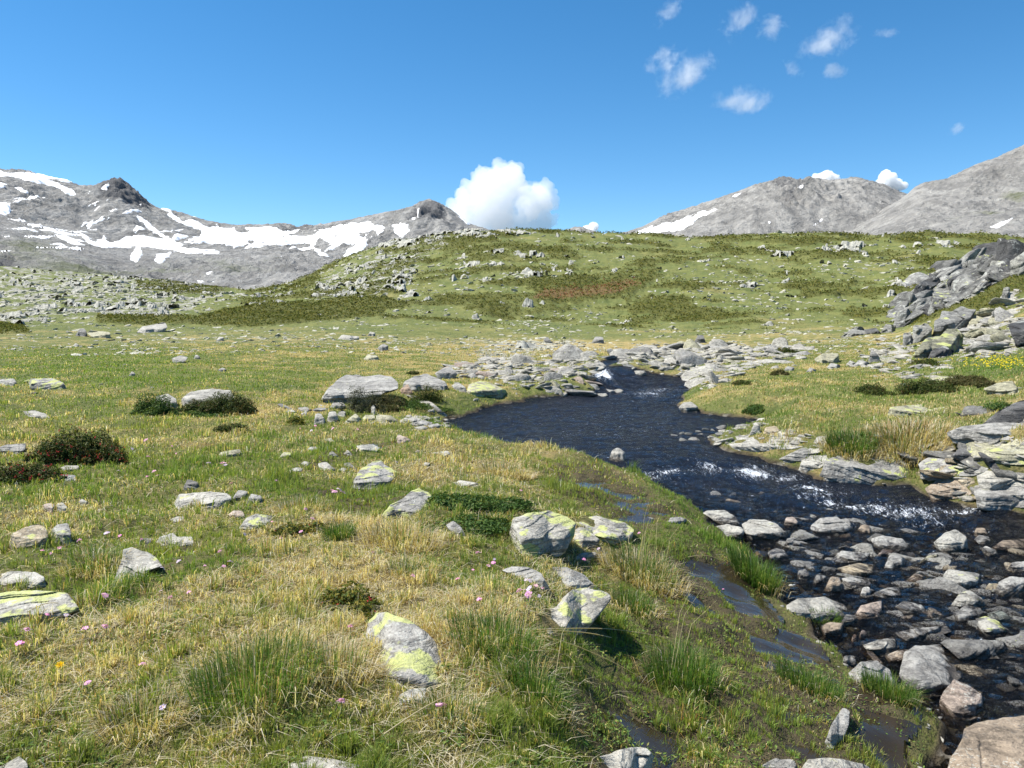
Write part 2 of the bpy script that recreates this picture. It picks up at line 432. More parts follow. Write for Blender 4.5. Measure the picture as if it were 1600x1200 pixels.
# ground: turf, thatch, soil
def mk_ground():
    m = M('turf_ground'); p = m.pos()
    big = m.noise(p, .35, 5); mid = m.noise(p, 2.3, 5, .6); fine = m.noise(p, 14, 4, .65); vf = m.noise(p, 70, 3, .7)
    straw = m.attr('straw'); soil = m.attr('soil'); heath = m.attr('heath'); red = m.attr('red'); near = m.attr('near')
    g = m.mix(m.mr(big, .3, .7), (.085, .108, .032), (.155, .160, .050))
    g = m.mix(m.math('MULTIPLY', m.mr(mid, .45, .7), .6), g, (.055, .08, .022)); g = m.mix(m.math('MULTIPLY', m.mr(fine, .45, .75), .6), g, (.20, .20, .075))
    st = m.mix(mid, (.27, .20, .075), (.36, .29, .13))
    f = m.math('ADD', straw, m.math('MULTIPLY', m.math('SUBTRACT', fine, .5), .9))
    c = m.mix(m.mr(f, .2, .8), g, st)
    c = m.mix(m.mr(m.math('ADD', heath, m.math('MULTIPLY', m.math('SUBTRACT', mid, .5), .6)), .3, .6), c, m.mix(mid, (.05, .065, .018), (.12, .115, .03)))
    c = m.mix(m.mr(m.math('ADD', red, m.math('SUBTRACT', mid, .5)), .35, .6, 0, .6), c, (.16, .085, .045))
    c = m.mix(m.math('MULTIPLY', near, .5), c, m.mix(fine, (.05, .04, .018), (.13, .11, .04)))
    c = m.mix(soil, c, m.mix(fine, (.03, .024, .015), (.10, .078, .05)))
    vo = m.n('TexVoronoi', {'feature': 'F1'}, Vector=m.n('VectorMath', {'operation': 'ADD'}, _0=p, _1=m.n('VectorMath', {'operation': 'SCALE'}, _0=m.n('TexNoise', Vector=p, Scale=5.0).outputs[1], Scale=.12).outputs[0]).outputs[0], Scale=8.0)
    hue = m.n('SeparateColor', Color=vo.outputs['Color']).outputs[0]
    peb = m.ramp(hue, [(0, (.10, .085, .06)), (.3, (.20, .18, .15)), (.55, (.13, .09, .055)), (.75, (.27, .25, .22)), (1, (.07, .06, .05))], 'CONSTANT')
    peb = m.mix(m.mr(vo.outputs['Distance'], .45, .62), peb, (.03, .025, .018))
    c = m.mix(m.attr('bed'), c, m.mix(m.mr(fine, .3, .7), peb, m.mix(1.0, peb, (.6, .6, .55), 'MULTIPLY')))
    scn = m.math('ADD', m.attr('scree'), m.math('MULTIPLY', m.math('SUBTRACT', m.noise(p, .35, 8, .72), .5), 2.2))
    c = m.mix(m.mr(scn, .42, .58), c, m.mix(m.mr(fine, .35, .65), (.15, .148, .13), (.36, .35, .31)))
    b = m.bump(m.math('ADD', m.math('MULTIPLY', fine, .6), m.math('MULTIPLY', vf, .4)), .9, .06)
    b = m.bump(mid, .6, .25, b)
    return m.done(m.n('BsdfPrincipled', Base_Color=c, Roughness=.9, Specular_IOR_Level=.15, Normal=b))
MAT = {}
MAT['ground'] = mk_ground()

def mk_rock(name, dark, light, lich=True, wet=False, scale=1.0, far=False):
    m = M(name); info = m.n('ObjectInfo')
    co0 = m.pos() if far else m.objco()
    off = m.n('CombineXYZ', X=m.math('MULTIPLY', info.outputs['Random'], 37.0), Y=m.math('MULTIPLY', info.outputs['Random'], 91.0), Z=0.0)
    co = m.n('VectorMath', {'operation': 'ADD'}, _0=co0, _1=off.outputs[0]).outputs[0]
    big = m.noise(co, 1.7 * scale, 5, .6); mid = m.noise(co, 9 * scale, 6, .65, .6); fine = m.noise(co, 55 * scale, 4, .7)
    lay = m.noise(m.vmap(co, (2.5 * scale, 3.5 * scale, 22 * scale), (.35, .25, 0)), 1.6, 5, .62, .7)
    tint = info.outputs['Color']
    c = m.mix(m.mr(m.math('ADD', m.math('MULTIPLY', mid, .6), m.math('MULTIPLY', big, .4)), .32, .68), dark, light)
    c = m.mix(m.math('MULTIPLY', m.mr(lay, .50, .62), .6), c, tuple(v * .45 for v in dark))
    c = m.mix(m.math('MULTIPLY', m.mr(fine, .54, .68), .45), c, tuple(min(1, v * 1.35) for v in light))
    c = m.mix(m.math('MULTIPLY', m.mr(fine, .46, .34), .6), c, tuple(v * .4 for v in dark))
    c = m.mix(1.0, c, tint, 'MULTIPLY')
    # pale and black crust lichens: round patches
    v1 = m.n('TexVoronoi', {'feature': 'F1'}, Vector=m.n('VectorMath', {'operation': 'ADD'}, _0=co, _1=m.n('TexNoise', Vector=co, Scale=14 * scale, Detail=3).outputs[1]).outputs[0], Scale=7 * scale).outputs[0]
    c = m.mix(m.math('MULTIPLY', m.math('MULTIPLY', m.mr(v1, .34, .28), m.mr(big, .45, .6)), .6), c, (.42, .43, .39))
    c = m.mix(m.math('MULTIPLY', m.mr(m.noise(co, 6.5 * scale, 4, .7, .4), .62, .68), .7), c, (.06, .06, .06))
    if lich:
        l1 = m.noise(co, 5.5 * scale, 8, .72, .25); l2 = m.noise(co, 30 * scale, 3, .6)
        up = m.n('SeparateXYZ', Vector=m.n('NewGeometry').outputs['Normal']).outputs['Z']
        amt = info.outputs['Alpha']
        v2 = m.n('TexVoronoi', {'feature': 'F1'}, Vector=m.n('VectorMath', {'operation': 'ADD'}, _0=co, _1=m.n('VectorMath', {'operation': 'SCALE'}, _0=m.n('TexNoise', Vector=co, Scale=11 * scale, Detail=4).outputs[1], Scale=.16 / scale).outputs[0]).outputs[0], Scale=6.5 * scale).outputs[0]
        lf = m.math('ADD', m.math('ADD', m.math('MULTIPLY', l1, .58), m.math('MULTIPLY', m.math('SUBTRACT', .92, v2), .42)), m.math('MULTIPLY', amt, .30))
        lf = m.math('ADD', lf, m.math('MULTIPLY', m.math('SUBTRACT', up, .6), .06))
        lm = m.math('MULTIPLY', m.mr(lf, .67, .73), m.math('ADD', .72, m.math('MULTIPLY', m.mr(fine, .4, .6), .28)))
        c = m.mix(m.math('MULTIPLY', lm, m.mr(amt, .0, .1)), c, m.mix(l2, (.33, .36, .09), (.45, .47, .21)))
    rough = .85
    if wet:
        lz = m.n('SeparateXYZ', Vector=info.outputs['Location']).outputs['Z']
        z = m.n('SeparateXYZ', Vector=m.pos()).outputs['Z']
        dz = m.math('SUBTRACT', z, lz)
        w = m.mr(m.math('ADD', dz, m.math('MULTIPLY', m.math('SUBTRACT', mid, .5), .2)), .06, .02)
        c = m.mix(w, c, m.mix(1.0, c, (.28, .25, .22), 'MULTIPLY'))
        rough = m.math('SUBTRACT', .8, m.math('MULTIPLY', w, .62))
    h = m.math('ADD', m.math('MULTIPLY', lay, .5), m.math('ADD', m.math('MULTIPLY', mid, .5), m.math('MULTIPLY', fine, .12)))
    b = m.bump(h, 1.0, .06 / scale)
    return m.done(m.n('BsdfPrincipled', Base_Color=c, Roughness=rough, Specular_IOR_Level=.35, Normal=b))
MAT['rock'] = mk_rock('grey_schist', (.145, .139, .127), (.375, .362, .328))
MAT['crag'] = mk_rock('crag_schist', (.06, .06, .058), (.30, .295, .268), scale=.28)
MAT['wet'] = mk_rock('stream_schist', (.13, .124, .113), (.35, .34, .31), wet=True)
MAT['farrock'] = mk_rock('weathered_schist', (.22, .215, .18), (.46, .45, .385), lich=False, scale=.3, far=True)

def mk_leaf(name, trans=.35, gloss=.25, rough=.45, through=(1.25, 1.25, .6)):
    m = M(name)
    c = m.attr('Col', o='Color')
    d = m.n('BsdfPrincipled', Base_Color=c, Roughness=rough, Specular_IOR_Level=gloss)
    t = m.n('BsdfTranslucent', Color=m.mix(1.0, c, through, 'MULTIPLY'))
    return m.done(m.n('MixShader', Fac=trans, _1=d, _2=t))
MAT['blade'] = mk_leaf('grass_blade', .42, .2, .55)
MAT['leaf'] = mk_leaf('shrub_leaf', .25, .12, .55)
MAT['heath'] = mk_leaf('heath_leaf', .25, .03, .8)
MAT['petal'] = mk_leaf('petal', .3, .1, .6, (1, 1, 1))

def mk_water():
    m = M('stream_water'); p = m.pos()
    foam = m.attr('foam'); deep = m.attr('deep'); rapid = m.attr('rapid')
    w1 = m.noise(m.vmap(p, (3.5, 8, 5), (0, 0, .1)), 1.0, 4, .6, .6); w2 = m.noise(m.vmap(p, (14, 22, 14)), 1.0, 4, .65, .8); w3 = m.noise(p, 45, 3, .6)
    b = m.bump(m.math('ADD', m.math('MULTIPLY', w1, 1.0), m.math('ADD', m.math('MULTIPLY', w2, .55), m.math('MULTIPLY', w3, .12))), 1.0, .22)
    gl = m.n('BsdfGlossy', Color=(1, 1, 1), Roughness=.11, Normal=b)
    clear = m.n('BsdfTransparent', Color=(.66, .60, .48))
    dark = m.n('BsdfDiffuse', Color=(.006, .008, .013))
    body = m.n('MixShader', Fac=deep, _1=clear, _2=dark)
    fr = m.n('Fresnel', IOR=1.33, Normal=b)
    water = m.n('MixShader', Fac=fr, _1=body, _2=gl)
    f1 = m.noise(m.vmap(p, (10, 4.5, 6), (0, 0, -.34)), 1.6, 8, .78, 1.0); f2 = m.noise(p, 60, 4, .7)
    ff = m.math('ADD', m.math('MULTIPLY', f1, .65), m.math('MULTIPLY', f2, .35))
    sparkle_fleck = m.math('MULTIPLY', m.mr(m.noise(m.vmap(p, (20, 34, 20)), 1.0, 3, .65), .65, .71), m.mr(m.math('ADD', w1, m.math('MULTIPLY', foam, .25)), .54, .68))  # tiny breaking crests and the pool's sun sparkle, both painted as white flecks
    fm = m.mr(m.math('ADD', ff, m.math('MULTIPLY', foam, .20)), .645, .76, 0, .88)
    fm = m.math('MAXIMUM', fm, m.math('MULTIPLY', sparkle_fleck, .6))
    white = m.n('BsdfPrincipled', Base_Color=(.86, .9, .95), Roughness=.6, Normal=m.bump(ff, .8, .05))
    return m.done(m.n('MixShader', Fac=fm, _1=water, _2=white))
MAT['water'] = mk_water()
def mk_puddle():
    m = M('still_water'); p = m.pos()
    b = m.bump(m.noise(m.vmap(p, (8, 10, 8)), 1.0, 3, .5), .3, .02)
    gl = m.n('BsdfGlossy', Color=(1, 1, 1), Roughness=.05, Normal=b)
    body = m.n('MixShader', Fac=.55, _1=m.n('BsdfTransparent', Color=(.6, .5, .36)), _2=m.n('BsdfDiffuse', Color=(.05, .038, .022)))
    return m.done(m.n('MixShader', Fac=m.n('Fresnel', IOR=1.33, Normal=b), _1=body, _2=gl))
MAT['puddle'] = mk_puddle()

def mk_mountain(name, warm):
    m = M(name); p = m.pos()
    crag = m.attr('crag'); green = m.attr('green')
    big = m.noise(p, .006, 5, .6); mid = m.noise(p, .035, 6, .65, .5); fine = m.noise(p, .12, 6, .75)
    streak = m.noise(m.vmap(p, (.045, .007, .010)), 1.0, 5, .62, .4)
    c = m.mix(m.mr(mid, .35, .65), (.225, .22, .208), (.345, .334, .312) if warm else (.325, .322, .312))
    c = m.mix(m.mr(streak, .50, .66, 0, .75), c, (.20, .195, .185)); c = m.mix(m.mr(streak, .46, .32, 0, .5), c, (.43, .42, .395))
    c = m.mix(m.mr(fine, .52, .66, 0, .45), c, (.54, .53, .49)); c = m.mix(m.mr(fine, .48, .34, 0, .4), c, (.15, .15, .15))
    c = m.mix(m.mr(m.math('ADD', crag, m.math('MULTIPLY', m.math('SUBTRACT', fine, .5), .9)), .45, .75), c, m.mix(mid, (.075, .075, .08), (.20, .20, .20)))
    c = m.mix(m.mr(m.math('ADD', green, m.math('MULTIPLY', m.math('SUBTRACT', mid, .5), 1.1)), .35, .75), c, m.mix(fine, (.09, .105, .05), (.19, .20, .13)))
    h = m.math('ADD', m.math('MULTIPLY', mid, .6), m.math('MULTIPLY', fine, .35))
    b = m.bump(h, 1.0, 20.0)
    return m.done(m.n('BsdfPrincipled', Base_Color=c, Roughness=.95, Specular_IOR_Level=.1, Normal=b))
MAT['mount'] = mk_mountain('mountain_rock', False)
MAT['mountw'] = mk_mountain('mountain_scree', True)
def mk_snow():
    m = M('old_snow'); p = m.pos()
    c = m.mix(m.noise(p, .03, 5, .6), (.80, .82, .85), (.9, .91, .92))
    return m.done(m.n('BsdfPrincipled', Base_Color=c, Roughness=.7, Normal=m.bump(m.noise(p, .08, 4), .5, 2.0)))
MAT['snow'] = mk_snow()
def mk_plain(name, c, rough=.8):
    m = M(name); p = m.objco()
    c2 = m.mix(m.noise(p, 30, 3), tuple(v * .7 for v in c), c)
    return m.done(m.n('BsdfPrincipled', Base_Color=c2, Roughness=rough))
MAT['twig'] = mk_plain('woody_stem', (.12, .085, .055))
MAT['stem'] = mk_plain('green_stem', (.10, .16, .04))

# ------------------------------------------------------------------ ground sheet
def polar(rs, an):
    r, a = np.meshgrid(rs, an, indexing='ij')
    return r * np.sin(a), r * np.cos(a)
an = np.concatenate([np.linspace(-180, -41, 36), np.arange(-40, 40.001, .095), np.linspace(41, 180, 36)]) * math.pi / 180
rs = np.concatenate([[.02, .4, .8], np.exp(np.linspace(math.log(1.2), math.log(60), 640)), np.exp(np.linspace(math.log(60.5), math.log(415), 300))])
GX, GY = polar(rs, an)
GH = H(GX.ravel(), GY.ravel()).reshape(GX.shape)
front = GY > .6
gpx, grow = project(np.stack([GX, GY, GH], -1))
gpx = np.where(front, gpx, -5000); 
gst = straw_w(GX, GY, gpx, grow); ghe = heath_w(GX, GY, gpx, grow); grk = rock_w(GX, GY, gpx, grow)
gred = np.zeros_like(GX)
for rp in ([(828, 470), (850, 455), (930, 450), (985, 452), (960, 462), (880, 470)], [(860, 462), (980, 438), (1010, 446), (900, 468)]):
    gred = np.maximum(gred, inpoly_px(gpx, grow, rp, 7) * .75)
gsoil = np.zeros_like(GX)
nm = (np.hypot(GX, GY) < 30) & (GY > 1)
sdn = stream_sd(GX[nm], GY[nm]); msd = marsh_sd(GX[nm], GY[nm])
gsoil[nm] = np.clip(np.maximum(sstep(.04, -.05, sdn), .85 * sstep(.1, -.15, msd)), 0, 1)
gscr = np.zeros_like(GX)
for pl_, a_ in SCREE_P: gscr = np.maximum(gscr, a_ * inpoly_px(gpx, grow, pl_, 10) * (GY > 20))
gbed = np.zeros_like(GX); gbed[nm] = sstep(-.02, -.10, sdn)
# heath mats stand a little proud of the turf
GH2 = GH + ghe * (.12 + .35 * sstep(60, 140, GY)) * (1 + .8 * noise2(GX / 1.3, GY / 1.3, 91)) * (GY > 20)
gnear = 1 - sstep(7, 18, np.hypot(GX, GY))
f, used = grid_faces(np.ones_like(GX, bool))
me = mesh_np('ground', np.stack([GX, GY, GH2], -1).reshape(-1, 3), f, True,
             dict(straw=gst.ravel(), heath=ghe.ravel(), soil=gsoil.ravel(), bed=gbed.ravel(), scree=gscr.ravel(), red=gred.ravel(), near=gnear.ravel()))
tag(obj('ground', me, MAT['ground']), 'grassy alpine valley floor rising to a rounded green hill', 'ground', kind='structure')
# bedrock ribs breaking through the turf of the hill: a second sheet that surfaces where rock shows
bm_ = (grk > .03) & (GY > 24) & (np.abs(gpx - 800) < 1700)
bo = (grk - .45) * (.6 + .4 * sstep(60, 200, GY)) + .42 * ridged2(GX / 5.5, GY / 5.5, 4, 95) * grk * sstep(30, 120, GY) + .3 * noise2(GX / 1.1, GY / 1.1, 96) * grk
bo = bo + .22 * np.round(3 * fbm2(GX / 7 + .4 * GH, GY / 7, 2, 97)) * grk
f, used = grid_faces(bm_)
V = np.stack([GX, GY, GH + bo], -1).reshape(-1, 3)[used]
tag(obj('bedrock', mesh_np('bedrock', V, f, False), MAT['farrock']), 'pale grey bedrock ribs showing through the turf of the green hill', 'bedrock', kind='structure')

# ------------------------------------------------------------------ stream water
ra = np.arange(-22, 47, .13) * math.pi / 180; rr = np.exp(np.arange(math.log(2.2), math.log(31), .0062))
WX, WY = polar(rr, ra)
wsd = stream_sd(WX, WY); wl = level(WX, WY)
wz = np.stack([WX, WY, wl], -1)
wpx, wrow = project(wz)
FOAM = [(944, 586, 16, 9, 1.5), (1012, 617, 26, 4, .9), (1040, 609, 40, 3, .6), (1025, 742, 45, 8, .9), (1105, 732, 26, 8, .9), (1175, 738, 24, 12, 1.25), (1215, 748, 35, 8, .95), (1270, 765, 40, 8, .8),
        (1345, 795, 45, 10, .72), (1400, 802, 55, 8, .6), (1500, 797, 50, 6, .6), (1290, 780, 25, 10, .6), (1450, 815, 60, 8, .4), (1255, 782, 14, 5, .7), (880, 680, 60, 5, .32), (1000, 672, 40, 6, .3), (820, 650, 80, 14, .12), (980, 655, 130, 30, .14),
        (1440, 880, 120, 50, .12), (1330, 900, 100, 60, .12)]
foam = np.clip(blobs(wpx, wrow, FOAM), 0, 1.15) * (.75 + .5 * noise2(WX / .5 + WY * .3, WY / .25, 108)) + .17
RAP = [(1100, 740, 130, 22, 1), (1300, 785, 150, 30, 1), (1500, 810, 120, 25, .9), (944, 588, 18, 12, 1.2), (1400, 900, 200, 80, .45), (1010, 615, 60, 9, .6)]
rap = np.clip(blobs(wpx, wrow, RAP), 0, 1.2)
foam = foam + .12 * np.clip(rap, 0, 1)
ripple = .018 * noise2(WX / .33, WY / .26, 101) + .011 * noise2(WX / .14, WY / .11, 102) + .005 * noise2(WX / .06, WY / .05, 107)
rough = .06 * noise2(WX / .45 + WY * .6, WY / .28, 103) + .03 * (1 - 2 * np.abs(noise2(WX / .2, WY / .14, 104))) + .015 * noise2(WX / .07, WY / .06, 105)
WZ = wl + ripple + rap * rough + .02 * np.clip(foam - .5, 0, 1) * noise2(WX / .05, WY / .05, 106)
bed = H(WX, WY)
deep = 1 - np.exp(-np.clip(wl - bed, 0, 1) * 1.6)
deep = np.clip(deep + .75 * sstep(7.8, 10, WY), 0, 1)
f, used = grid_faces(wsd < .25)
V = np.stack([WX, WY, WZ], -1).reshape(-1, 3)[used]
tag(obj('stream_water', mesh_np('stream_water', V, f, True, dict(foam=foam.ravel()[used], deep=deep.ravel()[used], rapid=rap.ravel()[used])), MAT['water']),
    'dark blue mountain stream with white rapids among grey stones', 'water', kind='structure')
# standing water between the hummocks
pr = np.exp(np.arange(math.log(2.2), math.log(16), .012)); pa = np.arange(-30, 34, .25) * math.pi / 180
PX_, PY_ = polar(pr, pa)
for k, mp in enumerate(MARSH):
    s = poly_sd(PX_, PY_, mp)
    keep = (s < .12) & (stream_sd(PX_, PY_) > .12)
    f, used = grid_faces(keep)
    if not len(f): continue
    V = np.stack([PX_, PY_, marsh_z(PX_, PY_)], -1).reshape(-1, 3)[used]
    lab = ['shallow brown seep water between grass hummocks beside the stream stones', 'thin grey seep water trickling past the lichen boulder toward the stream', 'small dark puddle beside the crooked grey slab',
           'shallow seep water behind the split lichen rock', 'thin seep water among flat stones on the meadow'][k]
    tag(obj('seep_water', mesh_np('seep_water', V, f, True), MAT['puddle']), lab, 'water', kind='structure')

# ------------------------------------------------------------------ mountains
HOLES = [(a_, b_, c_ * .8, d_, 1) for a_, b_, c_, d_ in [(345, 372, 18, 4), (405, 375, 22, 6), (475, 366, 22, 5), (540, 362, 14, 5), (440, 372, 14, 4), (310, 362, 8, 5), (555, 383, 10, 7), (525, 368, 10, 4), (380, 362, 14, 3)]]
def ridge_table(cols, Ys):
    """cols: list of (px, [row at each Y]); returns z(px-tangent, Y)"""
    cp = (np.array([c[0] for c in cols], float) - 800) / FPX
    T = np.array([[z_at(Y, r) for Y, r in zip(Ys, c[1])] for c in cols])
    def zf(t, Y):
        tg = np.unique(t)
        lines = np.array([np.interp(tg, cp, T[:, k]) for k in range(len(Ys))])   # nY x nt
        yg = np.unique(Y)
        prof = np.array([pchip(np.array(Ys, float), lines[:, j], yg) for j in range(len(tg))])  # nt x nY
        return prof.T
    return zf
def mountain(name, label, cols, Ys, t0, t1, dt, Yg, mat, amp, crag_f, green_f, snow_polys=None, snow_label=None, seed=0, jag=1.0):
    t = np.arange(t0, t1, dt)
    zf = ridge_table(cols, Ys)
    Z = zf(t, Yg)
    TT, YY = np.meshgrid(t, Yg)
    X = TT * YY
    rg = ridged2(X / 130, YY / 170, 4, 200 + seed, .5) * 17 + ridged2(X / 48, YY / 75, 3, 210 + seed) * 9 + ridged2(X / 20, YY / 26, 3, 220 + seed) * 5.0
    sm = fbm2(X / 160, YY / 160, 2, 200 + seed) * 12
    rg = rg - 15.5
    px, row = project(np.stack([X, YY, Z], -1))
    crag = np.clip(crag_f(px, row) + .25 * fbm2(X / 60, YY / 60, 3, 230 + seed), 0, 1)
    rel = amp(px, row, YY)
    rough = .55 + 1.15 * crag
    Zr = Z + rg * rel * rough + (ridged2(X / 11, YY / 11, 3, 240 + seed) - .5) * (5.5 * crag + .9) * jag * sstep(300, 700, YY)
    green = np.clip(green_f(px, row), 0, 1)
    f, used = grid_faces(np.ones_like(X, bool))
    V = np.stack([X, YY, Zr], -1).reshape(-1, 3)
    me = mesh_np(name, V, f, True, dict(crag=crag.ravel(), green=green.ravel()))
    o = tag(obj(name, me, mat), label, 'mountain', kind='structure')
    if snow_polys:
        px, row = project(np.stack([X, YY, Zr], -1))
        sd = np.full(X.shape, 1e3)
        for pl, grow_ in snow_polys:
            sd = np.minimum(sd, poly_sd(px, row, np.array(pl, float)) - grow_)
        sd = sd + .9 + 5.2 * fbm2(X / 16, YY / 26, 4, 250 + seed, .62) + 2.0 * noise2(X / 60, YY / 60, 251 + seed) + (9 * blobs(px, row, HOLES) if seed == 1 else 0)
        if seed == 2:
            sn = fbm2(X / 14 + YY / 40, YY / 120, 4, 263, .6)
            sd = np.minimum(sd, (.74 - sn - .36 * np.clip(blobs(px, row, [(1150, 335, 60, 14, .8), (1050, 352, 50, 10, .8), (1290, 340, 30, 14, .7)]), 0, 1)) * 20)
        if seed == 1:
            sn = fbm2(X / 20, YY / 150, 4, 261, .6) + .35 * fbm2(X / 60, YY / 60, 2, 262)
            sd = np.minimum(sd, (.66 - sn - .42 * np.clip(blobs(px, row, [(60, 340, 110, 40, .9), (180, 340, 90, 45, .8), (330, 365, 120, 25, .9), (560, 375, 80, 22, .9), (110, 385, 120, 18, .6), (420, 375, 90, 18, .8)]), 0, 1)) * 22)
        # snow lies as a smoothed sheet, thick inside the patch and dipping under the rock at its edge
        ps = Zr.copy()
        for _ in range(4):
            q = np.pad(ps, 1, mode='edge'); ps = (q[:-2, 1:-1] + q[2:, 1:-1] + q[1:-1, :-2] + q[1:-1, 2:] + q[1:-1, 1:-1]) / 5
        zs = np.where(sd < 0, np.maximum(ps, Zr) , Zr) + np.clip(-sd, -6, 3) * .45
        f, used = grid_faces(sd < 3.5)
        V = np.stack([X, YY, zs], -1).reshape(-1, 3)[used]
        tag(obj('snow', mesh_np('snow', V, f, True), MAT['snow']), snow_label, 'snow', kind='stuff')
    return o

RIDGE_L = [(-700, 200), (-400, 235), (-200, 250), (-60, 262), (0, 265), (30, 268), (60, 270), (85, 278), (110, 283), (135, 289), (150, 289), (170, 284), (190, 283), (205, 290), (220, 300), (245, 320), (280, 330), (300, 337), (320, 345), (345, 351), (370, 355),
           (400, 354), (440, 352), (470, 358), (500, 355), (530, 349), (560, 344), (600, 335), (630, 330), (650, 323), (660, 318), (672, 316), (685, 318), (700, 325), (715, 335), (735, 350), (770, 362), (830, 372), (900, 378)]
def colL(px, r):
    # rows at Y = 300, 420, 600, 800, 1000, 1150, ridge 1380, 1600, 2000
    lo = np.interp(px, [-700, 0, 150, 300, 450, 600, 700, 900], [470, 470, 480, 490, 500, 500, 500, 500])
    a = np.interp(px, [-700, 0, 150, 300, 450, 600, 700, 900], [425, 425, 445, 462, 460, 470, 470, 470])
    b = np.interp(px, [-700, 0, 100, 200, 300, 400, 550, 700, 900], [390, 392, 410, 428, 437, 430, 430, 430, 430])
    c = np.interp(px, [-700, 0, 100, 200, 300, 400, 550, 700, 900], [350, 352, 378, 402, 412, 408, 418, 415, 420])
    d = np.interp(px, [-700, 0, 100, 200, 300, 400, 550, 650, 700, 900], [325, 330, 356, 382, 392, 394, 404, 385, 388, 405])
    return (px, [lo, a, b, c, d, d - (d - r) * .42, r, r + 10, r + 70])
colsL = [colL(p, r) for p, r in RIDGE_L]
YsL = [300, 420, 600, 800, 1000, 1150, 1380, 1480, 1800]
YgL = np.concatenate([np.linspace(300, 1000, 150), np.linspace(1004, 1400, 190), np.linspace(1410, 1800, 14)])
def cragL(px, row):
    return blobs(px, row, [(195, 292, 40, 16, 1.2), (225, 310, 25, 16, .7), (672, 330, 34, 20, 1.0), (640, 345, 30, 14, .35), (10, 410, 30, 22, .7), (60, 440, 40, 14, .6), (100, 300, 60, 25, .45), (285, 325, 22, 10, .7), (470, 355, 60, 6, .6), (30, 330, 40, 30, .35),
                           (300, 430, 160, 25, .35), (450, 415, 80, 20, .35), (70, 450, 45, 15, .5), (180, 435, 40, 14, .5), (590, 380, 50, 20, .4), (40, 268, 50, 4, .6)])
def greenL(px, row):
    return blobs(px, row, [(40, 385, 90, 30, .55), (110, 430, 130, 25, .55), (300, 420, 120, 26, .35), (60, 470, 120, 30, .5), (430, 420, 100, 20, .3), (110, 335, 60, 25, .22), (220, 470, 100, 20, .4)])
SNOW_L = [([(-60, 266), (0, 267), (30, 270), (45, 268), (65, 275), (100, 290), (115, 298), (121, 308), (110, 304), (85, 292), (50, 285), (20, 275), (-60, 274)], .5),
 ([(55, 269), (80, 273), (110, 281), (128, 288), (105, 286), (70, 278)], .8), ([(-40, 286), (0, 286), (15, 290), (12, 295), (-40, 294)], .5), ([(15, 288), (30, 292), (48, 302), (40, 303), (22, 294)], .3), ([(-60, 318), (16, 318), (16, 335), (-60, 338)], .5),
 ([(158, 296), (163, 289), (172, 287), (166, 296)], .4),
 ([(85, 365), (105, 368), (140, 384), (120, 386), (95, 374)], .3), ([(118, 358), (135, 368), (150, 379), (163, 368), (172, 378), (200, 372), (240, 371), (262, 375), (280, 386), (330, 391), (360, 398), (290, 396), (240, 387), (160, 389), (138, 381)], .2),
 ([(208, 334), (220, 336), (240, 355), (262, 370), (285, 383), (278, 386), (258, 376), (235, 360)], .2), ([(210, 385), (222, 383), (222, 395), (215, 411), (203, 406)], .4), ([(245, 399), (266, 395), (262, 402), (252, 415), (242, 413)], .4),
 ([(250, 323), (270, 330), (285, 345), (300, 343), (320, 352), (370, 357), (420, 354), (450, 362), (480, 362), (510, 357), (540, 349), (570, 347), (600, 351), (603, 358), (590, 371), (583, 361), (562, 366), (576, 372), (574, 386), (560, 398), (545, 403), (535, 400), (545, 385), (530, 376), (515, 381), (500, 373), (490, 385), (510, 395), (515, 402), (500, 400), (480, 381), (440, 384), (400, 387), (385, 381), (360, 386), (330, 381), (315, 371), (300, 355), (285, 351), (265, 339)], -.2),
 ([(612, 352), (640, 348), (640, 360), (628, 372), (615, 362)], .2), ([(645, 342), (655, 342), (651, 346)], .2), ([(716, 336), (735, 350), (728, 350)], .6), ([(300, 438), (330, 440), (345, 444), (318, 442)], .0)]
ampL = lambda px, row, Y: np.where(Y < 1000, .55 * sstep(290, 500, Y), .55 + .45 * sstep(1000, 1080, Y)) * (1 - .55 * sstep(1200, 1370, Y)) * (1 - .85 * np.clip(blobs(px, row, [(213, 396, 22, 18, 1), (254, 404, 20, 14, 1)]), 0, 1))
mountain('mountain', 'long grey mountain ridge with snow gullies and dark crags behind the meadow', colsL, YsL, -1.25, .09, .0017, YgL, MAT['mount'], ampL, cragL, greenL, SNOW_L, 'white snow patches and gullies across the long grey ridge', 1)

RIDGE_C = [(700, 385), (820, 376), (860, 369), (880, 365), (892, 361), (905, 358), (920, 361), (940, 367), (960, 368), (1000, 357), (1040, 341), (1080, 325), (1110, 314), (1120, 310), (1150, 300), (1175, 290), (1200, 284), (1225, 279), (1240, 281), (1260, 278), (1290, 284), (1330, 281), (1350, 285), (1370, 290), (1400, 302), (1450, 310), (1600, 330)]
def colC(px, r):
    return (px, [420, 398, min(390, r + 30), r + .35 * (min(390, r + 60) - r), r, r + 15, r + 70])
YsC = [420, 800, 1000, 1250, 1480, 1600, 1900]
YgC = np.concatenate([np.linspace(420, 1000, 60), np.linspace(1004, 1500, 200), np.linspace(1510, 1900, 10)])
cragC = lambda px, row: blobs(px, row, [(1220, 284, 60, 8, .6), (1230, 310, 25, 14, .6), (1120, 318, 40, 10, .3), (1270, 300, 40, 14, .3), (1340, 290, 50, 10, .35), (1050, 338, 40, 8, .5), (905, 362, 20, 5, .2), (1300, 320, 40, 14, .25)])
greenC = lambda px, row: 0 * px
